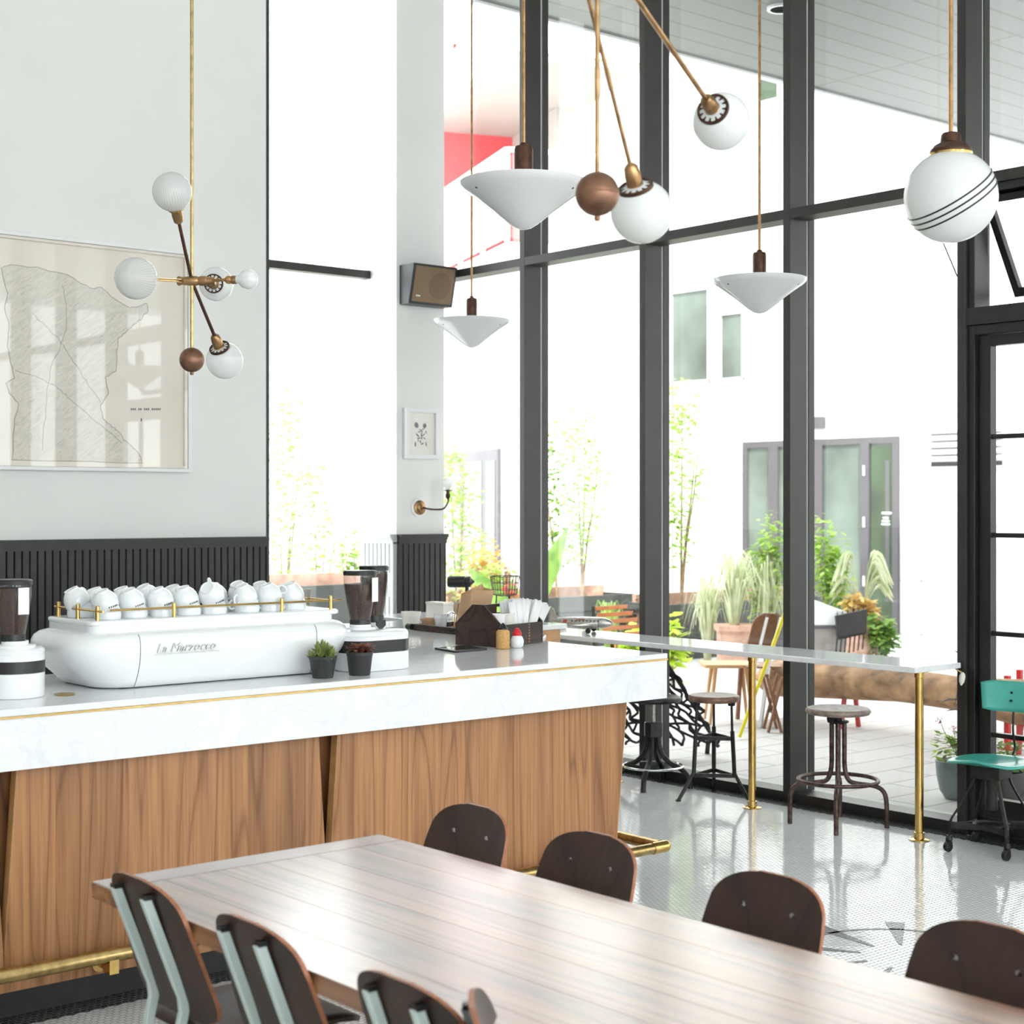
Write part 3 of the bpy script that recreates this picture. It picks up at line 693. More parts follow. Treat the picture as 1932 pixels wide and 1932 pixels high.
cd = thing('utensil_caddy', 'dark wooden toolbox shaped caddy holding cups and napkins on the bar end', 'caddy', (4.663, 5.615, ZT), math.radians(14))
LN, WD = .345, .262
def gable(x0, x1):
    return MB().prism([(0, 0), (WD, 0), (WD, .102), (WD*.62, .192), (WD*.38, .192), (0, .102)], x0, x1, lambda u, v, d: (d, u, v+.001))
for x0 in (0, LN-.014): gable(x0, x0+.014).build('end_board', 'caddy', cd, local=True, smooth=0, bevel=.002)
for y0 in (0.001, WD-.013):
    sd = MB().box(.014, LN-.014, y0, y0+.012, .001, .1).build('side_board', 'caddy', cd, local=True, smooth=0)
    if y0 < .1:
        m = MB()
        for x0 in (.0145, .225):
            for k in range(7): m.box(x0, x0+.011, -.0008, .004, .008+k*.0135, .0155+k*.0135)
        m.build('dovetails', 'joint', sd, local=True, smooth=0)
MB().box(.014, LN-.014, .012, WD-.012, .002, .01).build('bottom_board', 'caddy', cd, local=True, smooth=0)
m = MB(); yc = WD/2
m.box(.014, LN-.014, yc-.007, yc+.007, .01, .148); m.box(.014, .14, yc-.007, yc+.007, .148, .19); m.box(.225, LN-.014, yc-.007, yc+.007, .148, .19); m.box(.14, .225, yc-.007, yc+.007, .176, .19)
m.build('handle_board', 'caddy', cd, local=True, smooth=0)
cw = Matrix.Translation(cd.location) @ Matrix.Rotation(math.radians(14), 4, 'Z')
def put(o, x, y, z, rz=0, rx=0, ry=0): o.matrix_world = cw @ Matrix.Translation((x, y, z)) @ Matrix.Rotation(rz, 4, 'Z') @ Matrix.Rotation(rx, 4, 'X') @ Matrix.Rotation(ry, 4, 'Y')
for i, (x, y, lab) in enumerate(((.062, .062, 'white paper cup standing at the near end of the wooden caddy'), (.135, .06, 'pale paper cup stack standing mid caddy beside the napkin fan'))):
    c_ = MB().lathe([(.027, 0), (.036, .13), (.038, .132), (.0375, .137), (.034, .137), (.033, .13)], 28).build('paper_cup', 'whitep' if i == 0 else 'cream', None, local=True)
    put(c_, x, y, .012); tag(c_, lab, 'cup')
for k in range(24):
    g = MB(); wv = []
    for j in range(6):
        u = -.024+.048*j/5; wv.append([Vector((u*(1+z*1.2), .005*math.sin(j*2.3+k), z+(.006*math.sin(j*1.9+k) if z > .1 else 0))) for z in (0, .09, .195)])
    g.grid(wv); o = g.build('napkin', 'whitep', None, local=True, smooth=60, solid=.0035)
    a = k/23
    put(o, (.185+.125*a), .032+.062*((k*7) % 5)/4, .013, R.uniform(-.3, .3), R.uniform(-.16, .1), -.22+.78*a)
    tag(o, 'white folded paper napkin standing fanned in the wooden caddy', 'napkin', 'napkins in the wooden caddy')
s1 = at_z(949, 1224, ZT); s2 = at_z(975.5, 1222, ZT)
t = thing('sugar_shaker', 'glass shaker of brown sugar with black cone top beside the caddy', 'shaker', s1)
MB().lathe([(.029, .001), (.031, .004), (.031, .07), (.0305, .078), (.022, .088)], 28, s1).build('jar', 'spice', t)
MB().lathe([(.0225, .088), (.0225, .094), (.016, .1), (.012, .108), (.003, .118)], 24, s1).build('cone_lid', 'black', t)
t = thing('salt_shaker', 'round white shaker with red twist cap beside the brown sugar', 'shaker', s2)
MB().lathe([(.022, .001), (.028, .008), (.0315, .024), (.031, .036), (.025, .05), (.019, .056)], 28, s2).build('jar', 'porcelain', t)
MB().lathe([(.0205, .056), (.021, .07), (.0175, .074), (.013, .082), (.008, .09), (.001, .092)], 24, s2).build('cap', 'red', t)

# tray with little pots behind the caddy
tr = thing('serving_tray', 'flat dark wooden serving tray behind the caddy on the bar return', 'tray', (5.05, 6.5, ZT))
m = MB(); m.box(4.955, 5.22, 6.2, 6.68, ZT+.001, ZT+.012)
for a in ((4.955, 4.968, 6.2, 6.68), (5.207, 5.22, 6.2, 6.68), (4.968, 5.207, 6.2, 6.213), (4.968, 5.207, 6.667, 6.68)): m.box(*a, ZT+.012, ZT+.034)
m.build('tray_body', 'caddy', tr, smooth=0, bevel=.002)
MB().lathe([(.016, 0), (.016, .04)], 16, (4.956, 6.69, ZT+.018), (0, 1, 0)).build('tray_handle', 'black', tr)
def crock(name, x, y, z, r, h, mat, label, cat='pot'):
    o = MB().lathe([(r*.8, 0), (r*.98, h*.72), (r*1.06, h*.73), (r*1.08, h), (r*.95, h), (r*.85, h*.2)], 28, (0, 0, 0)).build(name, mat, None, local=True)
    o.location = (x, y, z); return tag(o, label, cat)
crock('ceramic_pot', 5.03, 6.80, ZT+.0005, .05, .088, 'cream', 'cream ceramic pot just beyond the far end of the wooden tray')
crock('ceramic_pot', 5.03, 6.54, ZT+.0125, .035, .075, 'porcelain', 'small pale grey ceramic tumbler mid tray in front of the cream box')
crock('clay_bowl', 5.03, 6.635, ZT+.0125, .045, .05, 'kraft', 'tan bowl between the two pots on the wooden tray', 'bowl')
t = thing('sugar_dispenser', 'chromed glass dispenser on the tray against the caddy end', 'dispenser', (5.03, 6.45, ZT+.0125))
MB().lathe([(.026, 0), (.028, .05), (.022, .07)], 24, (5.03, 6.45, ZT+.0125)).build('jar', 'clear', t)
MB().lathe([(.024, .07), (.022, .084), (.01, .094), (.002, .096)], 24, (5.03, 6.45, ZT+.0125)).build('dome_lid', 'chrome', t)
for k in range(6):
    o = MB().box(-.0035, .0035, -.001, .001, 0, .14).build('stir_stick', 'kraft', None, local=True, smooth=0)
    o.location = (4.995+.009*(k % 3), 6.385+.01*(k//3), ZT+.0135); o.rotation_euler = (R.uniform(-.12, .12), R.uniform(.05, .3), R.random())
    tag(o, 'flat wooden stir stick standing behind the caddy gable', 'stir stick', 'stir sticks beside the caddy')

# paper bag standing behind the caddy
t = thing('paper_bag', 'open brown kraft paper bag leaning behind the wooden caddy', 'bag', (4.85, 6.065, ZT))
q0 = rrect(.068, .043, .006, 1); lsb = []
for z, lx, sc_ in ((0, 0, 1), (.11, .02, .98), (.19, .035, 1.0), (.225, .042, 1.06)):
    lsb.append([Vector((4.85+lx+u*sc_, 6.065+v*sc_, ZT+.001+z+(.018*math.sin(i*1.7) if z > .2 else 0)+(.022 if (z > .2 and u > .05) else 0))) for i, (u, v) in enumerate(q0)])
m = MB(); m.loops(lsb, cap=False); m.f.append(tuple(range(len(q0)-1, -1, -1)))
m.build('bag_body', 'kraft', t, smooth=0, solid=.0015)

# ------------------------------------------------------------------ side table in the corner and what stands on it
st = thing('corner_side_table', 'white topped wooden side table in the corner behind the bar', 'table', (6.2, 7.8, 0))
MB().box(5.92, 6.42, 7.1, 8.5, .955, .985).build('table_top', 'white', st, smooth=0, bevel=.004)
MB().box(5.95, 6.39, 7.13, 8.47, .84, .955).build('apron', 'lightwood', st, smooth=0)
MB().box(5.98, 6.36, 7.16, 8.44, .06, .84).build('cabinet', 'blackm', st, smooth=0)
MB().box(6.0, 6.34, 7.18, 8.42, 0, .06).build('plinth', 'blackm', st, smooth=0)
t = thing('card_box', 'cream card box on the corner side table beside the pillar', 'box', (6.12, 7.92, .985))
MB().box(6.05, 6.13, 7.84, 8.02, .986, 1.075).build('box_body', 'cream', t, smooth=0, bevel=.003); MB().box(6.048, 6.132, 7.838, 8.022, 1.0755, 1.09).build('lid', 'cream', t, smooth=0)
t = thing('black_lamp', 'black stand with a horizontal cylinder head on the corner side table', 'lamp', (6.08, 7.66, .985))
dr_ = Vector((.7646, -.6445, 0)); hc = Vector((6.055, 7.69, 1.228))
MB().lathe([(.05, 0), (.05, .014), (.012, .018)], 24, (6.09, 7.655, .985)).build('base', 'black', t)
MB().tube([(6.09, 7.655, 1.0), (6.09, 7.655, 1.2)], .012, 10).build('post', 'black', t)
m = MB(); m.lathe([(.012, -.075), (.03, -.07), (.036, -.055), (.036, .035), (.03, .04), (.034, .05), (.034, .07), (.012, .085), (.006, .095)], 24, hc, dr_); m.build('lamp_head', 'black', t)
t = thing('wire_basket', 'rusty wire basket on thin legs on the side table beside the mullion', 'basket', (6.09, 7.29, .985))
bx, by = 6.09, 7.29; m = MB()
for z, rr in ((1.275, .088), (1.235, .083), (1.195, .078), (1.165, .072)): m.tube([(bx+rr*math.cos(2*PI*k/28), by+rr*math.sin(2*PI*k/28), z) for k in range(28)], .0028 if z > 1.27 else .0018, 6, True)
for k in range(26):
    a = 2*PI*k/26; m.tube([(bx+.088*math.cos(a), by+.088*math.sin(a), 1.275), (bx+.071*math.cos(a), by+.071*math.sin(a), 1.163), (bx+.02*math.cos(a), by+.02*math.sin(a), 1.155)], .0014, 5)
m.build('wire_mesh', 'rust', t)
for k in range(3):
    a = 2*PI*k/3+.4; MB().tube([(bx+.05*math.cos(a), by+.05*math.sin(a), 1.158), (bx+.06*math.cos(a), by+.06*math.sin(a), .986)], .004, 8).build('leg', 'iron', t)

# ------------------------------------------------------------------ marble window bar on brass posts
wbz = .888
wbar = thing('window_bar', 'narrow white marble bar shelf along the glass wall on brass posts', 'bar table', (6.85, 6.8, 0))
MB().box(6.652, 7.048, 4.768, 8.95, wbz-.029, wbz).build('marble_slab', 'marble', wbar, smooth=0, bevel=.004)
for y in (4.83, 5.945, 7.06, 8.175):
    p_ = MB().tube([(6.775, y, .012), (6.775, y, wbz-.03)], .0215, 24).build('post', 'brass', wbar)
    m = MB(); m.lathe([(.052, .0005), (.052, .005), (.046, .008), (.0265, .01), (.0265, .04), (.0225, .042)], 28, (6.775, y, 0)); m.lathe([(.0225, -.035), (.0255, -.033), (.0255, -.007), (.042, -.005), (.042, -.0005)], 28, (6.775, y, wbz-.0295)); m.build('flange', 'brass', p_)

# model aeroplane
pd = at_x(1100, 1190, 6.86)
ap = thing('model_airplane', 'small tarnished metal propeller airliner model on the window bar', 'model airplane', (6.865, 7.44, wbz), math.atan2(-.80, .60))
def fus(x, r, z): return [Vector((x, r*math.cos(2*PI*k/20), z+r*1.05*math.sin(2*PI*k/20))) for k in range(20)]
fl = [(-.215, .004, .078), (-.2, .012, .077), (-.15, .023, .072), (-.08, .032, .066), (0, .036, .064), (.09, .035, .064), (.14, .031, .064), (.172, .021, .062), (.19, .010, .06), (.195, .002, .0595)]
MB().loops([fus(*q) for q in fl]).build('fuselage', 'silver', ap, local=True, smooth=60)
def foil(pts): # (x_lead, x_trail, y, z, thick)
    m = MB(); m.loops([[Vector((a, y, z)), Vector((a*.7+e*.3, y, z+t)), Vector((e, y, z)), Vector((a*.7+e*.3, y, z-t*.6))] for a, e, y, z, t in pts]); return m
for s_ in (1, -1):
    wg = foil([(.085, -.035, .02*s_, .048, .009), (.075, -.032, .11*s_, .055, .007), (.03, -.028, .27*s_, .066, .003), (.012, -.02, .285*s_, .067, .001)]).build('wing', 'silver', ap, local=True, smooth=60)
    m = MB(); m.lathe([(.004, -.07), (.013, -.03), (.0165, .02), (.0165, .05), (.006, .054)], 18, (.06, .105*s_, .053), (1, 0, 0)); en = m.build('engine', 'silver', wg, local=True)
    m = MB(); m.bar((.117, .105*s_-.012, .053-.034), (.117, .105*s_+.012, .053+.034), .006, .0015, (1, 0, 0)); m.sphere((.114, .105*s_, .053), .005, 10); m.build('propeller', 'iron', en, local=True)
    m = MB(); m.lathe([(.015, -.006), (.018, 0), (.015, .006)], 20, (.05, .105*s_, .0185), (0, 1, 0)); m.bar((.05, .105*s_, .018), (.05, .105*s_, .05), .006, .006, (1, 0, 0)); m.build('wheel', 'black', wg, local=True)
    foil([(-.165, -.205, .004*s_, .079, .003), (-.178, -.205, .085*s_, .081, .001)]).build('tailplane', 'silver', ap, local=True, smooth=60)
MB().prism([(-.145, .088), (-.175, .10), (-.192, .148), (-.202, .157), (-.214, .15), (-.216, .08)], -.003, .003, lambda u, v, d: (u, d, v)).build('fin', 'silver', ap, local=True, smooth=0)
m = MB(); m.lathe([(.007, -.004), (.009, 0), (.007, .004)], 14, (-.185, 0, .0095), (0, 1, 0)); m.bar((-.185, 0, .01), (-.19, 0, .07), .004, .004, (1, 0, 0)); m.build('tail_wheel', 'black', ap, local=True)
m = MB()
for k in range(8):
    for s_ in (1, -1): m.box(-.07+k*.024, -.062+k*.024, s_*.0338-.0015, s_*.0338+.0015, .072, .081)
m.build('windows', 'black', ap, local=True, smooth=0)
m = MB()
for s_ in (1, -1): m.box(-.04, .02, s_*.0345-.001, s_*.0345+.001, .084, .089); m.box(-.125, -.10, s_*.027-.0015, s_*.027+.0015, .064, .082)
m.build('red_marking', 'redsteel', ap, local=True, smooth=0)
c_ = at_z(1106, 1196, wbz); m = MB(); m.sphere((0, 0, .012), .013, 14); m.sphere((-.018, .012, .009), .009, 12)
for v in m.v: v += Vector((R.uniform(-.002, .002), R.uniform(-.002, .002), R.uniform(-.001, .002)))
o = m.build('crumpled_tissue', 'whitep', None, local=True, smooth=0); o.location = c_+Vector((0, 0, -.001)); tag(o, 'crumpled white tissue on the window bar under the model airplane', 'tissue')

# folded newspaper at the far end of the window bar
t = MB().box(6.70, 6.98, 7.72, 8.2, wbz+.001, wbz+.022).build('folded_newspaper', 'cream', None, smooth=0, bevel=.004)
tag(t, 'pale folded newspaper stack on the window bar behind the model airplane', 'newspaper')
# dangling shell under the bar end
sp_ = at_d(1816, 1275, 8.15)
t = thing('hanging_shell', 'pale dried seed pod hanging at the right end of the window bar', 'ornament', (sp_.x, sp_.y, sp_.z))
MB().lathe([(.004, -.05), (.014, -.03), (.016, -.005), (.012, .01), (.004, .018)], 16, sp_, (.1, -.1, 1)).build('pod', 'cream', t)
MB().tube([sp_+Vector((0, 0, .015)), sp_+Vector((-.03, .01, .03)), Vector((7.03, 4.79, wbz-.031))], .004, 6).build('twine', 'kraft', t)

# ------------------------------------------------------------------ stools
def seat_lathe(z, r, t=.03): return [(r*.75, z-t), (r*.95, z-t*.85), (r, z-t*.5), (r*.985, z-.006), (r*.93, z), (r*.86, z-.003), (.004, z-.009)]
# A: four bent tubes and a ring
t = thing('bar_stool', 'round grey wooden stool with four bent tube legs and foot ring', 'stool', (6.748, 5.323, 0), math.radians(36))
MB().lathe(seat_lathe(.625, .172, .036), 40).build('seat', 'stoolgrey', t, local=True)
m = MB(); m.lathe([(.022, .54), (.022, .595)], 16); m.lathe([(.055, .548), (.058, .553), (.055, .558)], 28); m.build('collar', 'iron', t, local=True)
m = MB(); m.lathe([(.006, -.01), (.006, .045), (.02, .046), (.022, .052), (.02, .058)], 14, (-.02, .02, .575), (-1, .3, 0)); m.build('height_knob', 'black', t, local=True)
for k in range(4):
    a = k*PI/2; d = Vector((math.cos(a), math.sin(a), 0))
    pts = smoothpath([d*.033+Vector((0, 0, .55)), d*.033+Vector((0, 0, .42)), d*.035+Vector((0, 0, .31)), d*.055+Vector((0, 0, .245)), d*.1+Vector((0, 0, .228)), d*.19+Vector((0, 0, .218)), d*.235+Vector((0, 0, .19)), d*.25+Vector((0, 0, .13)), d*.252+Vector((0, 0, .001))], 5)
    MB().tube(pts, .0125, 12).build('leg', 'rust', t, local=True)
MB().tube([(.208*math.cos(2*PI*k/40), .208*math.sin(2*PI*k/40), .243) for k in range(40)], .011, 10, True).build('foot_ring', 'rust', t, local=True)
# B: three straight posts with two triangle braces
t = thing('bar_stool', 'brown wooden stool on three black posts with triangular braces', 'stool', (6.83, 6.285, 0), math.radians(20))
MB().lathe(seat_lathe(.60, .15, .04), 40).build('seat', 'stoolwood', t, local=True)
ps = []
for k in range(3):
    a = math.radians(75+120*k+68); d = Vector((math.cos(a), math.sin(a), 0)); ps.append(d)
    m = MB(); m.tube([d*.115+Vector((0, 0, .57)), d*.12+Vector((0, 0, .36))], .0075, 10); m.tube([d*.12+Vector((0, 0, .40)), d*.135+Vector((0, 0, .14))], .0125, 10)
    m.tube([d*.133+Vector((0, 0, .16)), d*.155+Vector((0, 0, .125)), d*.232+Vector((0, 0, .008))], .011, 10); m.lathe([(.016, .0005), (.016, .006), (.01, .012)], 12, d*.236); m.lathe([(.02, .545), (.024, .566)], 12, d*.115)
    m.build('leg', 'iron', t, local=True)
for z, rr in ((.355, .121), (.143, .135)):
    m = MB()
    for k in range(3): m.bar(ps[k]*rr+Vector((0, 0, z)), ps[(k+1) % 3]*rr+Vector((0, 0, z)), .006, .022)
    m.build('brace', 'iron', t, local=True, smooth=0)
# C: screw stool with flared iron legs
t = thing('bar_stool', 'black screw post stool with flared iron legs half behind the bar corner', 'stool', (6.84, 6.79, 0), math.radians(30))
MB().lathe(seat_lathe(.545, .172, .036), 40).build('seat', 'iron', t, local=True)
MB().tube([(0, 0, .3), (0, 0, .52)], .0125, 14).build('screw_post', 'silver', t, local=True)
for k in range(4):
    a = k*PI/2; d = Vector((math.cos(a), math.sin(a), 0))
    pts = smoothpath([d*.032+Vector((0, 0, .39)), d*.034+Vector((0, 0, .28)), d*.055+Vector((0, 0, .2)), d*.105+Vector((0, 0, .145)), d*.17+Vector((0, 0, .115)), d*.215+Vector((0, 0, .07)), d*.23+Vector((0, 0, .001))], 5)
    MB().tube(pts, [.016]*len(pts), 10).build('leg', 'iron', t, local=True)
MB().lathe([(.05, .3), (.056, .305), (.056, .385), (.05, .39)], 8).build('collar', 'iron', t, local=True, smooth=0)
MB().tube([(.182*math.cos(2*PI*k/40), .182*math.sin(2*PI*k/40), .125) for k in range(40)], .0065, 8, True).build('foot_ring', 'chrome', t, local=True)

# turquoise workshop chair on castors
t = thing('workshop_chair', 'turquoise seated industrial chair on castors by the steel door', 'chair', (6.835, 4.45, 0), math.radians(188))
g = []
for i in range(17):
    row = []
    for j in range(17):
        u = -1+2*i/16; v = -1+2*j/16; p_ = 3.2
        n_ = (abs(u)**p_+abs(v)**p_)**(1/p_) if (u or v) else 0
        mxx = max(abs(u), abs(v)); k_ = mxx/n_ if n_ else 1
        uu, vv = u*k_, v*k_
        row.append(Vector((uu*.21-.015, vv*.195, .445-.016*(1-uu*uu)*(1-vv*vv)*2+.012*max(0, uu)*(1-abs(vv))*2-.014*max(0, mxx-.9)*10*.5)))
    g.append(row)
MB().grid(g).build('seat', 'teal', t, local=True, smooth=70, solid=.016, sub=1)
m = MB(); m.box(-.075, .075, -.075, .075, .36, .42); m.lathe([(.03, .2), (.03, .36)], 16); m.build('seat_block', 'iron', t, local=True, smooth=30, bevel=.004)
for k, a in enumerate((45, 135, 225, 315)):
    a = math.radians(a); d = Vector((math.cos(a), math.sin(a), 0)); n_ = Vector((-d.y, d.x, 0))
    m = MB(); m.loops([[p+q for q in (n_*.011, d*.007, -n_*.011, -d*.007)] for p in smoothpath([d*.085+Vector((0, 0, .385)), d*.1+Vector((0, 0, .33)), d*.165+Vector((0, 0, .215)), d*.205+Vector((0, 0, .15)), d*.212+Vector((0, 0, .075))], 4)])
    m.build('leg', 'iron', t, local=True)
    m = MB(); m.lathe([(.016, -.011), (.0245, -.009), (.0255, 0), (.0245, .009), (.016, .011)], 20, d*.212+Vector((.012, 0, .0262)), (.3, 1, 0)); m.lathe([(.012, .045), (.018, .06), (.012, .08)], 12, d*.212); m.bar(d*.212+Vector((0, 0, .05)), d*.212+Vector((.01, 0, .025)), .03, .02); m.build('castor', 'iron', t, local=True)
m = MB(); cs = [Vector((.205*math.cos(math.radians(a)), .205*math.sin(math.radians(a)), .128)) for a in (45, 135, 225, 315)]
for k in range(4):
    a, e = cs[k], cs[(k+1) % 4]; md = (a+e)*.5*.62
    m.loops([[p+Vector((0, 0, z)) for z in (-.014, .014)]+[p*.985+Vector((0, 0, z)) for z in (.014, -.014)] for p in smoothpath([a, md+Vector((0, 0, .128-md.z)), e], 6)])
m.build('stretcher', 'iron', t, local=True)
MB().tube([(.085*math.cos(2*PI*k/30), .085*math.sin(2*PI*k/30), .128) for k in range(30)], .009, 8, True).build('foot_ring', 'iron', t, local=True)
MB().tube(smoothpath([(-.05, 0, .40), (-.15, 0, .405), (-.26, 0, .46), (-.245, 0, .56), (-.25, 0, .66), (-.265, 0, .76)], 5), .006, 8).build('back_stem', 'iron', t, local=True)
g = []
for i in range(13):
    v = -1+2*i/12; row = []
    for j in range(9):
        z = -1+2*j/8; kk = (1-max(0, abs(v)-.72)*.55*abs(z)); row.append(Vector((-.26+.045*v*v-.012*z, v*.165*(.94+.06*z), .735+z*.076*kk)))
    g.append(row)
bk = MB().grid(g).build('backrest', 'teal', t, local=True, smooth=70, solid=.013)
m = MB()
for z in (.715, .755): m.lathe([(.006, 0), (.006, .004)], 12, (-.25-.012*(z-.735)/.076, -.01, z), (1, 0, 0))
m.build('bolts', 'iron', bk, local=True)

# ------------------------------------------------------------------ dining table
tb_ = thing('dining_table', 'long walnut plank dining table on brass legs in the foreground', 'table', (2.22, 2.2, 0))
TX0, TX1, TY0, TY1 = 1.773, 2.664, .55, 3.752
MB().box(TX0, TX1, TY1-.105, TY1, .708, .75).build('breadboard_end', wood('walnut_end', (.10, .040, .018), (.225, .098, .045), (.33, .16, .075), 'X', .2, .4, 7, coat=1), tb_, smooth=0, bevel=.003)
nw = 6; pw = (TX1-TX0)/nw
for i in range(nw):
    MB().box(TX0+i*pw+.0003, TX0+(i+1)*pw-.0003, TY0, TY1-.1055, .708, .75).build('plank', 'table', tb_, smooth=0, bevel=.0006)
for x in (1.9, 2.54):
    for y in (.85, 3.48): MB().tube([(x, y, .0), (x, y, .708)], .023, 20).build('leg', 'brassdull', tb_)
for x in (1.9, 2.54): MB().tube([(x, 2.15, .0), (x, 2.15, .708)], .023, 20).build('leg', 'brassdull', tb_)

# ------------------------------------------------------------------ plywood chairs; local x points to the front
def back_outline(w0, w1, h, r):
    pts = []
    n = 10
    for i in range(n+1):
        a = PI/2*(1-i/n); pts.append((w1/2-r+r*math.cos(a), h-r*.8+r*.8*math.sin(a)))
    pts.append((w0/2, .06)); pts += [(w0/2-.02, .012), (w0/2-.06, 0)]
    return [(-u, v) for u, v in pts[::-1]]+pts
def make_chair(label, group):
    t = thing('dining_chair', label, 'chair', (0, 0, 0), 0, group)
    # seat: bowed plywood
    g = []
    for i in range(11):
        u = i/10; row = []
        for j in range(9):
            v = -1+2*j/8; x = -.19+.40*u; wd = .195+.012*math.sin(PI*u)-(.02*(u > .9)*(u-.9)*10)-(.035*max(0, .15-u)/.15)
            row.append(Vector((x, v*wd, .458-.010*(1-v*v)*math.sin(PI*u)-.02*max(0, u-.78)**2*20)))
        g.append(row)
    MB().grid(g).build('seat', 'ply', t, local=True, smooth=60, solid=.012)
    # backrest: rounded, gently curved plywood plate leaning back
    ol = back_outline(.385, .345, .34, .10); z0 = .495
    def bp(u, v, d): return Vector((-.185-.115*(v/.34)-.015+.55*u*u+d, u, z0+v))
    nv = 12; front = []; rows = []
    hs = [.02*k for k in range(13)]+[.26+.08*math.sin(PI/2*k/9) for k in range(1, 10)]+[]
    def half(v):
        if v > .24: s_ = (v-.24)/.1; return .1725*max(.04, 1-s_**2.6)**(1/2.6)
        if v < .06: return .1325+.06*math.sqrt(max(0, 1-((.06-v)/.06)**2))
        return .1925-.02*(v-.06)/.2
    for v in hs:
        hw = half(v); rows.append([bp(-hw+2*hw*k/nv, v, 0) for k in range(nv+1)])
    mb = MB(); off = Vector((.011, 0, 0))
    mb.grid(rows); mb.grid([[p+off for p in r_[::-1]] for r_ in rows])
    bo = mb.build('backrest', 'ply', t, local=True, smooth=50)
    rim = [r_[-1] for r_ in rows]+list(reversed(rows[-1][1:-1]))+[r_[0] for r_ in reversed(rows)]+list(rows[0][1:-1])
    me = MB(); n = len(rim); me.add(rim+[p+off for p in rim], [(i, (i+1) % n, n+(i+1) % n, n+i) for i in range(n)])
    me.build('edge_band', 'plyedge', bo, local=True, smooth=50)
    for y in (-.075, .075):
        MB().lathe([(.008, 0), (.008, .002), (.001, .003)], 14, bp(y, .262, .011), (1, 0, -.3)).build('screw_cap', 'chrome', bo, local=True)
    # mint steel frame: each side a bent upright that runs under the seat into the front leg, plus a raked rear leg
    for s_ in (-1, 1):
        y = .075*s_; yl = .165*s_
        def strip(pts, w_, th_):
            ps = [Vector(p) for p in pts]; m = MB(); L_ = []
            for i, p in enumerate(ps):
                d = (ps[min(i+1, len(ps)-1)]-ps[max(i-1, 0)]).normalized(); n_ = Vector((d.z, 0, -d.x)).normalized()
                L_.append([p+Vector((0, w_/2, 0))+n_*th_/2, p+Vector((0, -w_/2, 0))+n_*th_/2, p+Vector((0, -w_/2, 0))-n_*th_/2, p+Vector((0, w_/2, 0))-n_*th_/2])
            return m.loops(L_)
        strip([(-.318, y, .80), (-.235, y, .585), (-.222, y, .555), (-.218, y, .52)]+smoothpath([(-.218, y, .52), (-.23, y, .46), (-.215, y, .425), (-.17, y, .41), (.0, y, .41), (.14, y, .412)], 4)[1:], .018, .022).build('upright', 'mint', t, local=True, smooth=40, bevel=.002)
        MB().box(-.325, -.298, y-.011, y+.011, .795, .806).build('bracket_cap', 'black', t, local=True, smooth=0)
        strip([(.14, yl, .43), (.165, yl, .40), (.185, yl, 0)], .02, .022).build('front_leg', 'mint', t, local=True, smooth=40)
        strip([(-.10, yl, .43), (-.15, yl, .40), (-.27, yl, 0)], .02, .034).build('rear_leg', 'mint', t, local=True, smooth=40)
    m = MB(); m.box(.13, .15, -.175, .175, .418, .436); m.box(-.12, -.10, -.175, .175, .418, .436); m.build('cross_rail', 'mint', t, local=True, smooth=0)
    return t
ch = make_chair('brown plywood chair at the far right of the dining table before the teak panels', 'dining chairs')
ch.rotation_euler = (0, 0, PI)
ch.location = (2.565, 3.555, 0)
for y, rz, lab in ((3.045, PI+.02, 'brown plywood chair right of the table beside the end of the brass foot rail'), (2.445, PI, 'brown plywood chair on the right of the table against bare white mosaic floor'), (1.86, PI, 'brown plywood chair nearest on the right side of the dining table')):
    dup(ch, (2.565, y, 0), rz, lab)
for y, rz, lab in ((3.40, .0, 'plywood chair with mint uprights at the far left corner of the table'), (2.90, .0, 'plywood chair with mint uprights, second along the left side of the table'), (2.36, .0, 'plywood chair with mint uprights at the bottom edge, third along the left side')):
    dup(ch, (2.02, y, 0), rz, lab)
dup(ch, (1.98, 1.98, 0), math.radians(-38), 'plywood chair turned edge on at the bottom, showing only an orange edge')

# ================================================================== ON THE WALLS
def framed(name, label, cat, x0, x1, z0, z1, depth, fw, mat, matboard=None):
    yf = YW-depth; t = thing(name, label, cat, ((x0+x1)/2, YW-.002, z0))
    f = MB(); f.box(x0, x0+fw, yf, YW-.003, z0, z1); f.box(x1-fw, x1, yf, YW-.003, z0, z1); f.box(x0+fw, x1-fw, yf, YW-.003, z0, z0+fw); f.box(x0+fw, x1-fw, yf, YW-.003, z1-fw, z1)
    f.build('frame', mat, t, smooth=0, bevel=.002)
    MB().box(x0+fw, x1-fw, yf+.006, yf+.009, z0+fw, z1-fw).build('glazing', 'pglass', t, smooth=0)
    return t, yf
t, yf = framed('framed_map', 'large framed antique map behind glass on the white back wall', 'picture', 3.40, 4.985, 1.91, 3.322, .055, .022, 'fwhite')
ys_ = YW-.012
sheet = MB().box(3.424, 4.962, ys_, ys_+.004, 1.934, 3.298).build('map_sheet', 'paper', t, smooth=0)
m = MB(); 
for a in ((3.424, 4.962, 1.934, 1.95), (3.424, 4.962, 3.282, 3.298), (3.424, 3.44, 1.95, 3.282), (4.946, 4.962, 1.95, 3.282)): m.box(a[0], a[1], ys_-.03, ys_-.001, a[2], a[3])
m.build('spacer', 'paper', t, smooth=0)
def mp(px, py):
    p = at_y(px, py, ys_-.0012); return (p.x, p.z)
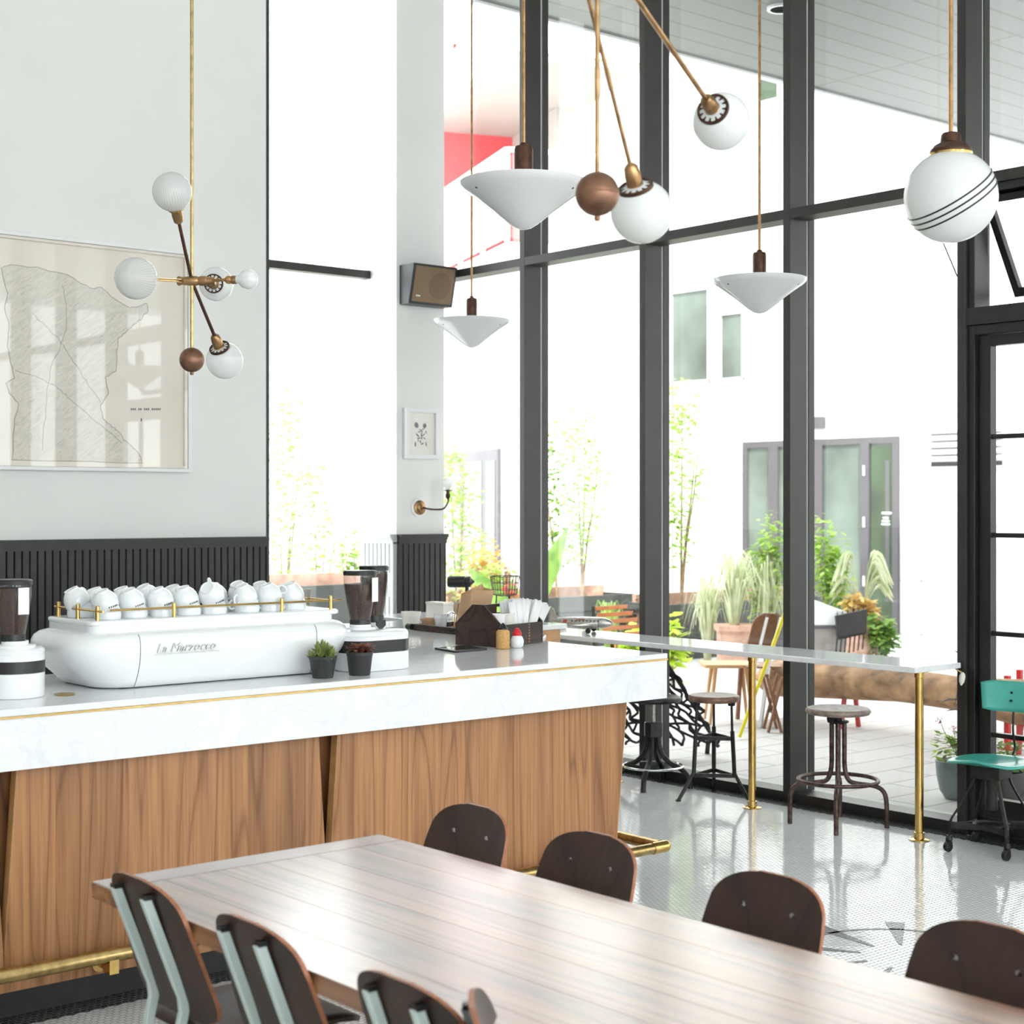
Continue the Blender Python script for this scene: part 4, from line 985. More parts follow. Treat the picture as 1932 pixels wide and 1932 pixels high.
land = [(2, 505), (20, 500), (70, 505), (130, 520), (170, 545), (190, 542), (215, 562), (243, 580), (262, 578), (278, 572), (279, 586), (268, 600), (255, 612), (240, 625), (222, 640), (218, 700), (200, 712), (204, 742), (190, 770), (196, 790), (208, 803), (222, 812), (234, 828), (252, 845), (264, 858), (268, 874), (24, 868), (28, 790), (36, 762), (18, 742), (11, 724), (26, 714), (20, 680), (14, 655), (17, 610), (8, 580), (14, 555)]
lp = [mp(*p_) for p_ in land]
lm, nt, bb = nodes('map_hachure')
vv = coords(nt, (1, 1, 1), rot=(0, math.radians(35), 0))
mpn = N(nt, 'ShaderNodeMapping'); mpn.inputs['Scale'].default_value = (10, 1, 55); L(nt, vv, mpn.inputs[0])
h1 = noise(nt, mpn.outputs[0], 1.6, 6, .75, 1.0); h2 = noise(nt, coords(nt), 2.2, 3)
cc = ramp(nt, h1, [(.34, (.64, .61, .54)), (.5, (.80, .755, .66)), (.62, (.88, .825, .725))]); L(nt, cc, bb.inputs['Base Color']); bb.inputs['Roughness'].default_value = .7
MT['hachure'] = lm
m = MB(); m.prism(lp, ys_-.0015, ys_-.0005, lambda u, v, d: (u, d, v)); m.build('map_land', 'hachure', sheet, smooth=0)
m = MB(); pts = []
for i in range(len(lp)):
    a = Vector((lp[i][0], 0, lp[i][1])); e = Vector((lp[(i+1) % len(lp)][0], 0, lp[(i+1) % len(lp)][1]))
    for k in range(5): pts.append(a.lerp(e, k/5)+Vector((R.gauss(0, .003), ys_-.0018, R.gauss(0, .003))))
m.tube(pts, .0011, 4, True)
for seed in (((60, 590), (110, 640), (150, 700), (190, 760)), ((30, 700), (90, 720), (140, 760), (230, 835)), ((120, 540), (125, 620), (95, 700), (80, 850))):
    pp = [Vector((mp(*q)[0], ys_-.0018, mp(*q)[1])) for q in seed]; pp = smoothpath(pp, 10); pp = [p+Vector((R.gauss(0, .004), 0, R.gauss(0, .004))) for p in pp]; m.tube(pp, .0009, 4)
m.build('map_lines', 'ink', sheet, smooth=0)
m = MB()
for k in range(16):
    if k in (3, 6, 10): continue
    x, z = mp(247+k*3.6, 772); m.box(x, x+.007, ys_-.0016, ys_-.0002, z-.006, z+.006)
x, z = mp(266, 792); m.box(x, x+.006, ys_-.0016, ys_-.0002, z-.01, z+.01)
m.build('map_title', 'ink', sheet, smooth=0)

t, yf = framed('framed_drawing', 'small white framed ink drawing on the pillar between sconce and speaker', 'picture', 6.690, 6.985, 2.032, 2.392, .05, .03, 'fwhite')
MB().box(6.72, 6.955, YW-.02, YW-.014, 2.062, 2.362).build('mat_board', 'mat', t, smooth=0)
sh = MB().box(6.765, 6.912, YW-.022, YW-.0201, 2.105, 2.300).build('drawing_sheet', 'cream', t, smooth=0)
m = MB(); yd = YW-.0232
def blob(x, z, rx, rz, a=0):
    m.add([(x+rx*math.cos(k*PI/6)*math.cos(a)-rz*math.sin(k*PI/6)*math.sin(a), yd, z+rx*math.cos(k*PI/6)*math.sin(a)+rz*math.sin(k*PI/6)*math.cos(a)) for k in range(12)], [tuple(range(12))])
for x, z, rx, rz, a in ((6.80, 2.272, .018, .022, .3), (6.873, 2.270, .016, .018, 0), (6.79, 2.135, .007, .019, 0), (6.886, 2.138, .005, .018, .2), (6.81, 2.20, .006, .02, .9), (6.825, 2.18, .022, .004, 0), (6.845, 2.21, .005, .02, -.3), (6.865, 2.205, .018, .004, .6), (6.84, 2.235, .02, .0045, -.5), (6.86, 2.245, .015, .004, .4), (6.835, 2.155, .005, .012, .3), (6.852, 2.14, .014, .005, .5), (6.825, 2.225, .016, .004, .2), (6.87, 2.18, .013, .004, -.6), (6.848, 2.19, .004, .022, 0), (6.815, 2.165, .004, .012, 0), (6.885, 2.225, .004, .014, .5)): blob(x, z, rx, rz, a)
m.build('ink_marks', 'ink', sh, smooth=0)

# loudspeaker on the pillar
sx0, sx1 = 6.665, 7.055
t = thing('wall_speaker', 'black wedge shaped loudspeaker with brown grille high on the pillar', 'speaker', (6.86, YW, 3.12))
side = [(0, 3.405), (-.175, 3.405), (-.11, 3.125), (0, 3.125)]
MB().prism([(YW-.002+u, v) for u, v in side], sx0, sx1, lambda u, v, d: (d, u, v)).build('cabinet', 'spkbox', t, smooth=0, bevel=.004)
def face(u, v, d): # on the sloping front
    k = (v-3.125)/.28; return Vector((u, YW-.112-.065*k-d, v))
gr = MB().prism([(sx0+.02, 3.142), (sx1-.02, 3.142), (sx1-.02, 3.388), (sx0+.02, 3.388)], 0, .004, face).build('grille', 'speaker', t, smooth=0)
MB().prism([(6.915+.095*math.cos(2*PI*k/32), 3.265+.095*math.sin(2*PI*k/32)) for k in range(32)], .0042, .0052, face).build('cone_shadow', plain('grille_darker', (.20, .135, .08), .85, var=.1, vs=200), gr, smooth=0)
m = MB()
for k in range(5): m.prism([(sx0+.05+k*.008, 3.178), (sx0+.056+k*.008, 3.178), (sx0+.056+k*.008, 3.188), (sx0+.05+k*.008, 3.188)], .0042, .0055, face)
m.build('maker_plate', 'whitep', gr, smooth=0)

# sconce
sc_c = Vector((6.832, YW, 1.682))
t = thing('wall_sconce', 'brass wall sconce with bare round bulb and pull cord on the pillar', 'wall lamp', sc_c)
MB().lathe([(.068, .001), (.068, .014), (.06, .018)], 36, sc_c, (0, -1, 0)).build('ceiling_rose', 'fwhite', t)
MB().lathe([(.052, .018), (.052, .024), (.044, .03), (.036, .032), (.03, .042), (.018, .048), (.012, .06)], 36, sc_c, (0, -1, 0)).build('backplate', 'agedbrass', t)
ar = smoothpath([sc_c+Vector((0, -.055, 0)), sc_c+Vector((.03, -.12, -.012)), sc_c+Vector((.085, -.185, -.008)), sc_c+Vector((.115, -.2, .04)), sc_c+Vector((.115, -.2, .07))], 6)
MB().tube(ar, .0065, 10).build('arm', 'bronze', t)
bc = sc_c+Vector((.115, -.2, 0))
MB().lathe([(.008, .06), (.016, .075), (.018, .095), (.013, .1), (.013, .118), (.032, .122), (.034, .126), (.012, .128)], 24, bc).build('socket', 'bronze', t)
MB().lathe([(.014, .128), (.018, .138), (.032, .15), (.04, .172), (.036, .195), (.02, .209), (.001, .213)], 28, bc).build('bulb', 'frost', t)
MB().tube([bc+Vector((-.02, 0, .085)), bc+Vector((-.024, 0, .04)), bc+Vector((-.024, 0, -.135))], .0014, 6).build('pull_cord', 'bronze', t)
MB().sphere(bc+Vector((-.024, 0, -.14)), .0055, 12).build('cord_bead', 'bronze', t)

# ================================================================== HANGING LAMPS
def pendant(px, py, d, label):
    c_ = at_d(px, py, d); x, y, z = c_
    t = thing('cone_pendant', label, 'pendant lamp', (x, y, z), group='white cone pendants')
    rr = .245
    MB().lathe([(rr, .0), (rr*.985, -.012), (rr*.93, -.026), (rr*.72, -.062), (rr*.45, -.112), (rr*.22, -.157), (rr*.12, -.172), (rr*.04, -.178), (.001, -.179)], 56, c_).build('shade', 'milk', t, solid=.006)
    m = MB()
    for k in range(3):
        a = 2*PI*k/3+.9; m.lathe([(.005, 0), (.005, .004), (.001, .005)], 10, c_+Vector((rr*.86*math.cos(a), rr*.86*math.sin(a), -.038)), (math.cos(a)*.5, math.sin(a)*.5, -.85))
    m.build('shade_screw', 'bronze', t)
    MB().lathe([(.036, -.06), (.0365, .128), (.033, .14), (.016, .146), (.012, .155)], 24, c_).build('socket', 'bronze' if d > 6 else 'bronze', t)
    MB().lathe([(.03, -.05), (.048, -.09), (.04, -.13), (.001, -.145)], 20, c_).build('bulb', 'frost', t)
    MB().tube([(x, y, z+.15), (x, y, ZC-.03)], .0075, 10).build('rod', 'agedbrass', t)
    MB().lathe([(.06, -.03), (.06, -.008), (.04, -.001)], 24, (x, y, ZC)).build('ceiling_cap', 'agedbrass', t)
pendant(988, 345, 6.15, 'large looking white glass cone pendant above the bar counter, nearest of the three')
pendant(890, 604, 10.35, 'white glass cone pendant in the far corner beneath the speaker')
pendant(1433, 527, 8.4, 'white glass cone pendant over the window bar beside the second brass post')

# striped globe
gc = at_d(1794, 371, 5.15); gr_ = .149
t = thing('globe_pendant', 'white opal globe pendant with three thin black stripes by the door', 'pendant lamp', gc)
gl = MB().sphere(gc, gr_, 64).build('globe', 'opal', t)
axs = (Vector((.7646, -.6445, 0))*-.55+Vector((0, 0, 1))*.80+Vector((.6445, .7646, 0))*-.22).normalized()
for h in (.0, -.02, .02):
    rr = math.sqrt(gr_**2-h*h); q = Vector((0, 0, 1)).rotation_difference(axs)
    MB().tube([gc+axs*(h-.01)+q @ Vector((math.sqrt(gr_**2-(h-.01)**2)*math.cos(2*PI*k/72), math.sqrt(gr_**2-(h-.01)**2)*math.sin(2*PI*k/72), 0)) for k in range(72)], .003, 6, True).build('stripe', 'black', gl)
MB().lathe([(.065, .132), (.068, .142), (.066, .152), (.058, .158), (.054, .165), (.034, .176), (.031, .2), (.026, .206), (.01, .21)], 32, gc).build('fitter', 'bronze', t)
MB().lathe([(.0665, .129), (.0695, .139), (.0665, .1405)], 32, gc).build('fitter_ring', 'brass', t)
MB().tube([gc+Vector((0, 0, .2)), (gc.x, gc.y, ZC-.03)], .0075, 10).build('rod', 'agedbrass', t)
MB().lathe([(.06, -.03), (.06, -.008), (.04, -.001)], 24, (gc.x, gc.y, ZC)).build('ceiling_cap', 'agedbrass', t)

def perforated(parent, o, ax, r):
    q = Vector((0, 0, 1)).rotation_difference(Vector(ax).normalized()); m = MB(); n = 60; nh = 12
    def P_(rr, a, z): return Vector(o)+q @ Vector((rr*math.cos(a), rr*math.sin(a), z))
    for r0, r1 in ((.25*r, .60*r), (.87*r, r)):
        vs = [P_(rr, 2*PI*k/n, z) for z in (0, .004) for rr in (r0, r1) for k in range(n)]; fs = []
        for k in range(n):
            j = (k+1) % n; fs += [(k, j, n+j, n+k), (2*n+k, 2*n+j, 3*n+j, 3*n+k), (n+k, n+j, 3*n+j, 3*n+k), (k, j, 2*n+j, 2*n+k)]
        m.add(vs, fs)
    for k in range(nh):
        a = 2*PI*k/nh; w_ = .115
        m.loops([[P_(rr, a-w_*kk, z) for z, kk in ((0, 1), (.004, 1))]+[P_(rr, a+w_*kk, z) for z, kk in ((.004, 1), (0, 1))] for rr, kk in ((.58*r, 1.0), (.73*r, .62), (.88*r, 1.0))] if False else
                [[P_(rr, a-w_*kk, 0), P_(rr, a-w_*kk, .004), P_(rr, a+w_*kk, .004), P_(rr, a+w_*kk, 0)] for rr, kk in ((.58*r, 1.25), (.66*r, .72), (.735*r, .5), (.81*r, .68), (.885*r, 1.1))])
    vs = [P_(rr, 2*PI*k/n, z) for rr, z in ((r, 0), (r*1.02, .012), (r*.98, .012), (r*.96, .0)) for k in range(n)]
    m.add(vs, [(i*n+k, i*n+(k+1) % n, ((i+1) % 4)*n+(k+1) % n, ((i+1) % 4)*n+k) for i in range(4) for k in range(n)])
    ob = m.build('fitter', 'bronze', parent); return ob
def arm_globe(t, hub, end, rg, style, glassmat, rod='agedbrass', r_rod=.0068, gallery=True):
    """rod from the hub to a globe whose centre is END"""
    hub = Vector(hub); end = Vector(end); d = (end-hub).normalized(); nk = end-d*(rg*.93)
    a = MB().tube([hub, nk-d*.055], r_rod, 10).build('arm', rod, t)
    MB().lathe([(.011, -.06), (.018, -.052), (.021, -.03), (.0205, -.004), (.024, 0)], 20, nk, d).build('socket', 'agedbrass', a)
    if gallery: perforated(a, nk, d, rg*.56)
    else:
        MB().lathe([(.02, -.012), (rg*.42, -.004), (rg*.5, .01), (rg*.46, .012)], 28, nk, d).build('fitter', 'brass', a)
    MB().sphere((0, 0, 0), rg, 40).build('globe', glassmat, a, local=True)
    g = [o for o in a.children if o.name.startswith('globe')][0]
    g.location = end-hubloc(t); g.rotation_euler = Vector((0, 0, 1)).rotation_difference(d).to_euler()
    return a
def hubloc(t): return Vector(t.location)
# chandelier over the espresso machine
hb = at_d(362, 530, 6.1)
t = thing('branch_chandelier', 'aged brass chandelier with etched globes and hanging ball before the map', 'chandelier', hb)
MB().tube([(hb.x, hb.y, ZC-.03), (hb.x, hb.y, hb.z-.26)], .0066, 12).build('stem', 'brassdull', t)
MB().lathe([(.065, -.03), (.065, -.008), (.045, -.001)], 28, (hb.x, hb.y, ZC)).build('ceiling_cap', 'agedbrass', t)
bl = Vector((hb.x, hb.y, at_d(358, 679, 6.1).z))
m = MB().sphere(bl, .0475, 36); m.lathe([(.006, -.058), (.0075, -.052), (.006, -.046)], 14, bl); m.build('counterweight', 'copperball', t)
rt = Vector((.7646, -.6445, 0))
m = MB(); m.lathe([(.013, -.062), (.018, -.058), (.018, -.05), (.015, -.045), (.017, -.02), (.019, -.01), (.019, .012), (.016, .02), (.019, .03), (.019, .05), (.015, .055), (.015, .085)], 18, hb+rt*.005, rt); m.build('hub', 'agedbrass', t)
arm_globe(t, hb, at_d(325, 362, 5.88), .0727, 0, 'etched', 'bronze', gallery=False)
arm_globe(t, hb, at_d(424, 680, 6.36), .0735, 0, 'frost', 'bronze')
arm_globe(t, hb+rt*-.03, at_d(257, 525, 5.72), .0765, 0, 'etched', 'brass', gallery=False)
arm_globe(t, hb+rt*.03, at_d(408, 536, 6.45), .069, 0, 'frost', 'agedbrass')
be = at_d(470, 527, 6.05); a = MB().tube([hb+rt*.04, at_d(424, 528, 6.08)], .006, 10).build('arm', 'agedbrass', t)
MB().lathe([(.007, 0), (.015, .008), (.016, .02), (.014, .024), (.0165, .03), (.016, .048)], 18, at_d(424, 528, 6.08), rt).build('socket', 'agedbrass', a)
MB().lathe([(.013, -.046), (.016, -.036), (.03, -.024), (.038, 0), (.034, .02), (.02, .034), (.001, .039)], 28, at_d(468, 527, 6.05), rt).build('bulb', 'milk', a)
# chandelier over the dining table: hub is above the picture
hb = at_d(1127, -120, 3.7)
t = thing('branch_chandelier', 'brass chandelier over the dining table, its two globes and copper ball hanging low', 'chandelier', hb)
MB().tube([(hb.x, hb.y, ZC-.03), (hb.x, hb.y, at_d(1130, 330, 3.7).z)], .0058, 12).build('stem', 'agedbrass', t)
MB().lathe([(.065, -.03), (.065, -.008), (.045, -.001)], 28, (hb.x, hb.y, ZC)).build('ceiling_cap', 'agedbrass', t)
bl = Vector((hb.x, hb.y, at_d(1131, 366, 3.7).z))
m = MB().sphere(bl, .0515, 40); m.lathe([(.006, -.063), (.008, -.058), (.006, -.049)], 14, bl); m.lathe([(.0513, -.001), (.0521, 0), (.0513, .001)], 40, bl); m.build('counterweight', 'copperball', t)
m = MB(); m.lathe([(.015, -.07), (.02, -.06), (.02, .06), (.015, .07)], 18, hb, rt); m.build('hub', 'agedbrass', t)
arm_globe(t, at_d(1082, -120, 3.7), at_d(1211, 400, 4.1), .081, 0, 'opal', 'agedbrass', .0056)
arm_globe(t, at_d(1123, -118, 3.72), at_d(1361, 229, 4.5), .0812, 0, 'opal', 'agedbrass', .0072)
arm_globe(t, hb-rt*.03, at_d(880, -300, 3.75), .078, 0, 'opal', 'agedbrass', .0085)

# ================================================================== THE BUILDINGS ACROSS THE COURTYARD
XF = 17.6; GZ = -.02
bl_ = thing('opposite_building', 'white panelled building with glazed doors across the courtyard', 'building', (XF, 12, GZ))
MB().box(XF, XF+.4, -14, 27.5, GZ, 14).build('facade_wall', 'facade', bl_, smooth=0)
def rect_on_facade(x0, x1, y0, y1, x=XF):
    a = at_x(x0, y0, x); e = at_x(x1, y1, x); return e.y, a.y, e.z, a.z
def opening(parent, ya, yb, za, zb, fmat='fgrey', gmat='fglass', fw=.09, bars=(), name='window'):
    f = MB(); d = .05
    f.box(XF-d, XF, ya, ya+fw, za, zb); f.box(XF-d, XF, yb-fw, yb, za, zb); f.box(XF-d, XF, ya+fw, yb-fw, zb-fw, zb); f.box(XF-d, XF, ya+fw, yb-fw, za, za+fw)
    for q in bars: f.box(XF-d, XF, ya+(yb-ya)*q-fw/2, ya+(yb-ya)*q+fw/2, za+fw, zb-fw)
    o = f.build(name, fmat, parent, smooth=0)
    MB().box(XF-.02, XF-.001, ya+fw, yb-fw, za+fw, zb-fw).build('pane', gmat, o, smooth=0)
    return o
ya, yb, _, zt = rect_on_facade(1405, 1698, 826, 820)
o = opening(bl_, ya, yb, GZ, 2.62, bars=(), name='entrance')
yy = lambda px: at_x(px, 1000, XF).y
for p0, p1 in ((1628, 1644), (1543, 1556), (1455, 1472)): MB().box(XF-.06, XF, yy(p1), yy(p0), .06, 2.55).build('door_stile', 'fgrey', o, smooth=0)
MB().box(XF-.03, XF-.002, yy(1688), yy(1646), .1, 2.5).build('dark_pane', 'fglassd', o, smooth=0)
MB().box(XF-.034, XF-.03, yy(1681), yy(1673), .4, 2.3).build('reflection_post', 'fgrey', o, smooth=0)
m = MB()
for px, py, w_, h_ in ((1673, 968, 18, 4), (1671, 977, 10, 3), (1671, 983, 14, 3), (1671, 989, 16, 3)):
    a = at_x(px-w_/2, py-h_/2, XF-.035); e = at_x(px+w_/2, py+h_/2, XF-.035); m.box(XF-.036, XF-.032, e.y, a.y, e.z, a.z)
m.build('door_lettering', 'fwhite', o, smooth=0)
for z in (.6, 1.4, 2.1): MB().box(XF-.075, XF-.06, yy(1636)-.02, yy(1636)+.02, z, z+.14).build('hinge', 'chrome', o, smooth=0)
# louvre, wall light, downpipe
ya, yb, za, zb = rect_on_facade(1757, 1892, 885, 814)
lv = MB(); 
for k in range(5): z = za+(zb-za)*k/5; lv.add([(XF-.005, ya, z), (XF-.005, yb, z), (XF-.11, yb, z+.03), (XF-.11, ya, z+.03), (XF-.005, ya, z+.075), (XF-.005, yb, z+.075)], [(0, 1, 2, 3), (3, 2, 5, 4), (0, 3, 4), (1, 5, 2)])
lo = lv.build('louvre', 'fwhite', bl_, smooth=0)
MB().box(XF-.006, XF-.002, ya, yb, za, zb+.03).build('louvre_backing', 'blackm', lo, smooth=0)
a = at_x(1530, 788, XF); e = at_x(1558, 808, XF)
o = MB().box(XF-.14, XF, e.y, a.y, e.z, a.z).build('wall_light', 'fgrey', bl_, smooth=0)
for px in (1062, 1727): y = at_x(px, 900, XF-.08).y; MB().tube([(XF-.08, y, GZ), (XF-.08, y, 12)], .06, 12).build('downpipe', 'fwhite', bl_)
# upper windows and red panels
for x0, x1, y0, y1, g in ((1265, 1345, 545, 722, 'fglass'), (1357, 1410, 590, 715, 'fglass'), (1036, 1074, 566, 650, 'fglassd'), (1036, 1074, 672, 742, 'fglass'), (919, 980, 690, 748, 'fglass'), (1425, 1478, 135, 196, 'fglassd')):
    ya, yb, za, zb = rect_on_facade(x0, x1, y1, y0); opening(bl_, ya, yb, za, zb, 'fwhite', g, .07)
for x0, x1, y0, y1 in ((1699, 1716, 205, 246),):
    ya, yb, za, zb = rect_on_facade(x0, x1, y1, y0); MB().box(XF-.03, XF, ya, yb, za, zb+.6).build('red_panel', 'fred', bl_, smooth=0)
# corner block with a recessed balcony and red back wall
F_ = Vector((.6445, .7646, 0)); Rr = Vector((.7646, -.6445, 0))
dc = 20.8; O = F_*dc+Rr*((957-966)/2996*dc); D1 = (Rr*-.321+F_*.947).normalized(); D2 = (Rr*.947+F_*.321).normalized()
bb_ = thing('balcony_block', 'white corner block with recessed balcony and red back wall seen through the first panes', 'building', (O.x, O.y, GZ))
def blk(name, a0, a1, b0, b1, z0, z1, mat):
    m = MB(); m.prism([(a0, b0), (a1, b0), (a1, b1), (a0, b1)], z0, z1, lambda u, v, d: O+D1*u+D2*v+Vector((0, 0, d))); return m.build(name, mat, bb_, smooth=0)
blk('balcony_slab', -.0, 4.2, 0, 1.9, 4.75, 5.15, 'fwhite'); blk('soffit_slab', 0, 4.2, 0, 1.9, 7.55, 7.8, 'fsoff'); blk('parapet', -.03, 4.23, -.03, 1.93, 7.66, 8.3, 'fwhite')
blk('red_wall', 4.2, 4.4, -.35, 1.9, 4.75, 7.6, 'fred'); blk('grey_wall', 2.2, 4.2, 1.5, 1.9, 5.15, 7.55, 'fsoff'); blk('lower_wall', 0, 4.4, 0, 1.9, GZ, 4.75, 'fwhite')
o = blk('glazed_door', .25, 3.1, -.05, 0, GZ, 2.45, 'fgrey')
for a0, a1, g_ in ((.35, .75, 'fglassd'), (.95, 1.7, 'fglass'), (1.95, 2.95, 'fglass')): blk('pane', a0, a1, -.056, -.05, .12, 2.3, g_).parent = o
rl = MB(); 
def bp_(u, v, z): return O+D1*u+D2*v+Vector((0, 0, z))
rl.bar(bp_(0, 0, 6.36), bp_(4.2, 0, 6.36), .06, .06); rl.bar(bp_(0, 0, 6.36), bp_(0, 1.9, 6.36), .06, .06)
for k in range(5): rl.bar(bp_(k*1.05, 0, 5.15), bp_(k*1.05, 0, 6.36), .05, .05)
rl.bar(bp_(0, 1.9, 5.15), bp_(0, 1.9, 6.36), .05, .05)
rail_o = rl.build('railing', 'fwhite', bb_, smooth=0)
g = MB(); g.prism([(0, 5.2), (4.2, 5.2), (4.2, 6.3), (0, 6.3)], 0, .01, lambda u, v, d: bp_(u, d, v)); g.prism([(0, 5.2), (1.9, 5.2), (1.9, 6.3), (0, 6.3)], 0, .01, lambda u, v, d: bp_(d, u, v)); g.build('railing_glass', 'pane', rail_o, smooth=0)
# slab of wall with a red slot further left
q = at_d(846, 900, 28)
wl = thing('side_block', 'tall white wall with a narrow red slot beside the pillar', 'building', (q.x, q.y, GZ))
def sb(name, p0, p1, z0, z1, dd, mat):
    a = at_d(p0, 953, 28+dd); e = at_d(p1, 953, 28+dd); m = MB(); bk = F_*.3
    m.prism([(0, 0), (1, 0), (1, 1), (0, 1)], z0, z1, lambda u, v, d: a.lerp(e, u)+bk*v+Vector((0, 0, d-1.7))); return m.build(name, mat, wl, smooth=0)
sb('wall_panel', 700, 854, GZ, 14, 0, 'fwhite'); sb('wall_panel', 862, 888, GZ, 14, 0, 'fwhite')
for z0, z1 in ((8.3, 9.9), (6.05, 8.1), (4.75, 6.0)): sb('red_reveal', 853, 863, z0, z1, .25, 'fred')
for z0, z1 in ((GZ, 4.75), (6.0, 6.05), (8.1, 8.3), (9.9, 14)): sb('wall_panel', 853, 863, z0, z1, .2, 'fwhite')
# block beyond the bar window
nb = thing('north_building', 'white building filling the view beyond the back bar window', 'building', (6, 26, GZ))
MB().box(-4, 11.5, 26, 26.4, GZ, 16).build('facade_wall', 'fwhite', nb, smooth=0)
for x in (6.2, 8.4): 
    o = MB().box(x, x+1.2, 25.95, 26, 3.6, 5.4).build('window', 'fwhite', nb, smooth=0); MB().box(x+.08, x+1.12, 25.94, 25.95, 3.7, 5.3).build('pane', 'fglass', o, smooth=0)

# ================================================================== COURTYARD PLANTING
def foliage(m, c_, rx, ry, rz, n, lf, up=.4, rr=None):
    rr = rr or R
    for k in range(n):
        while True:
            p = Vector((rr.uniform(-1, 1), rr.uniform(-1, 1), rr.uniform(-1, 1)))
            if p.length < 1: break
        p = Vector((p.x*rx, p.y*ry, p.z*rz)); a = rr.uniform(0, 2*PI)
        d = Vector((math.cos(a), math.sin(a), rr.uniform(-.7, up))).normalized(); l_ = lf*rr.uniform(.7, 1.3)
        s_ = d.cross(Vector((rr.uniform(-.4, .4), rr.uniform(-.4, .4), 1))).normalized(); b0 = Vector(c_)+p
        m.add([b0, b0+d*l_*.5+s_*l_*.27, b0+d*l_, b0+d*l_*.5-s_*l_*.27], [(0, 1, 2, 3)])
def plant(name, label, cat, px, d, z0, ztop, wpx, n, lf, mat, stems=3, kind='bush', group=None):
    b0 = at_d(px, 953, d); x, y = b0.x, b0.y; rx = wpx*d/2996/2; h = ztop-z0
    t = thing(name, label, cat, (x, y, z0), group=group)
    st = MB(); f = MB()
    if kind == 'tree':
        for k in range(stems):
            dx = Vector((R.gauss(0, rx*.35), R.gauss(0, rx*.35), 0)); st.tube(smoothpath([(x, y, z0), Vector((x, y, z0+h*.3))+dx*.3, Vector((x, y, z0+h*.6))+dx*.8, Vector((x, y, z0+h*.95))+dx], 4), [.018-.014*i/12 for i in range(13)], 6)
        for k in range(7):
            z = z0+h*(.3+.65*k/6); w_ = rx*(.55+.45*math.sin(PI*(.15+.75*k/6)))
            foliage(f, (x+R.gauss(0, rx*.25), y+R.gauss(0, rx*.25), z), w_*.8, w_*.8, h*.13, n//7, lf)
    elif kind == 'bush':
        for k in range(5): st.tube([(x, y, z0), Vector((x+R.gauss(0, rx*.4), y+R.gauss(0, rx*.4), z0+h*.7))], .008, 5)
        for k in range(6): foliage(f, (x+R.uniform(-.5, .5)*rx, y+R.uniform(-.5, .5)*rx, z0+h*R.uniform(.35, .72)), rx*.6, rx*.6, h*.28, n//6, lf)
    elif kind == 'grass':
        st.lathe([(.05, 0), (.03, .06)], 8, (x, y, z0))
        for k in range(n):
            a = R.uniform(0, 2*PI); l_ = h*R.uniform(.7, 1.25); o_ = Vector((math.cos(a), math.sin(a), 0)); e = R.uniform(.25, 1.0)
            pts = [Vector((x, y, z0))+o_*rx*.12, Vector((x, y, z0+l_*.55))+o_*rx*.4*e, Vector((x, y, z0+l_*.85))+o_*rx*.8*e, Vector((x, y, z0+l_*(.85-.45*e)))+o_*rx*1.25*e]
            pts = smoothpath(pts, 3); s_ = Vector((-o_.y, o_.x, 0))*lf; nn = len(pts)
            f.grid([[p-s_*(1-i/nn), p+s_*(1-i/nn)] for i, p in enumerate(pts)])
    elif kind == 'plume':
        st.lathe([(.05, 0), (.03, .06)], 8, (x, y, z0))
        for k in range(n):
            a = R.uniform(-.9, .9)+(0 if k % 3 else PI); o_ = Rr*math.cos(a)+F_*math.sin(a)*.5; l_ = h*R.uniform(.75, 1.1)
            pts = smoothpath([Vector((x, y, z0)), Vector((x, y, z0+l_*.75))+o_*rx*.25, Vector((x, y, z0+l_*.98))+o_*rx*.65, Vector((x, y, z0+l_*.78))+o_*rx*1.1], 4)
            f.tube(pts, [.004]*(len(pts)-6)+[.018, .026, .028, .024, .016, .005], 6)
    st.build('stem', 'bark', t); f.build('foliage', mat, t, smooth=0); return t
def planter(name, label, x0, x1, y0, y1, z1, mat='planter', ridges=True):
    t = thing(name, label, 'planter', ((x0+x1)/2, (y0+y1)/2, GZ)); m = MB()
    m.box(x0, x1, y0, y0+.04, GZ+.001, z1); m.box(x0, x1, y1-.04, y1, GZ+.001, z1); m.box(x0, x0+.04, y0+.04, y1-.04, GZ+.001, z1); m.box(x1-.04, x1, y0+.04, y1-.04, GZ+.001, z1)
    if ridges:
        for k in range(3): m.box(x0-.012, x1+.012, y0-.012, y1+.012, .1+k*.16, .16+k*.16)
    m.build('planter_box', mat, t, smooth=0); MB().box(x0+.04, x1-.04, y0+.04, y1-.04, .1, z1-.05).build('soil', 'soil', t, smooth=0)
    MB().box(x0+.02, x1-.02, y1-.1, y1-.04, z1-.05, z1+.09).build('edging', 'terra', t, smooth=0); return t
planter('planter_box', 'long dark grey planter box behind the first mullions', 10.4, 13.9, 14.1, 14.75, .6)
planter('planter_box', 'dark ridged planter box behind the lime leaved plant', 12.6, 15.2, 12.25, 12.9, .6)
planter('planter_box', 'dark planter box seen through the back bar window', 7.3, 10.0, 13.0, 13.7, .92, ridges=False)
T3 = 'slender leafy tree'
plant('courtyard_tree', 'slender bright leafed tree in the planter between the second and third mullion', 'tree', 1098, 19.2, .55, 2.85, 150, 1500, .085, 'leaf', 3, 'tree')
plant('courtyard_tree', 'slender leafy tree close against the right of the second mullion', 'tree', 1052, 19.0, .55, 2.55, 90, 700, .08, 'leafd', 2, 'tree')
plant('courtyard_tree', 'slender leafy tree just right of the third mullion', 'tree', 1285, 18.0, .55, 2.95, 130, 1300, .085, 'leaf', 3, 'tree')
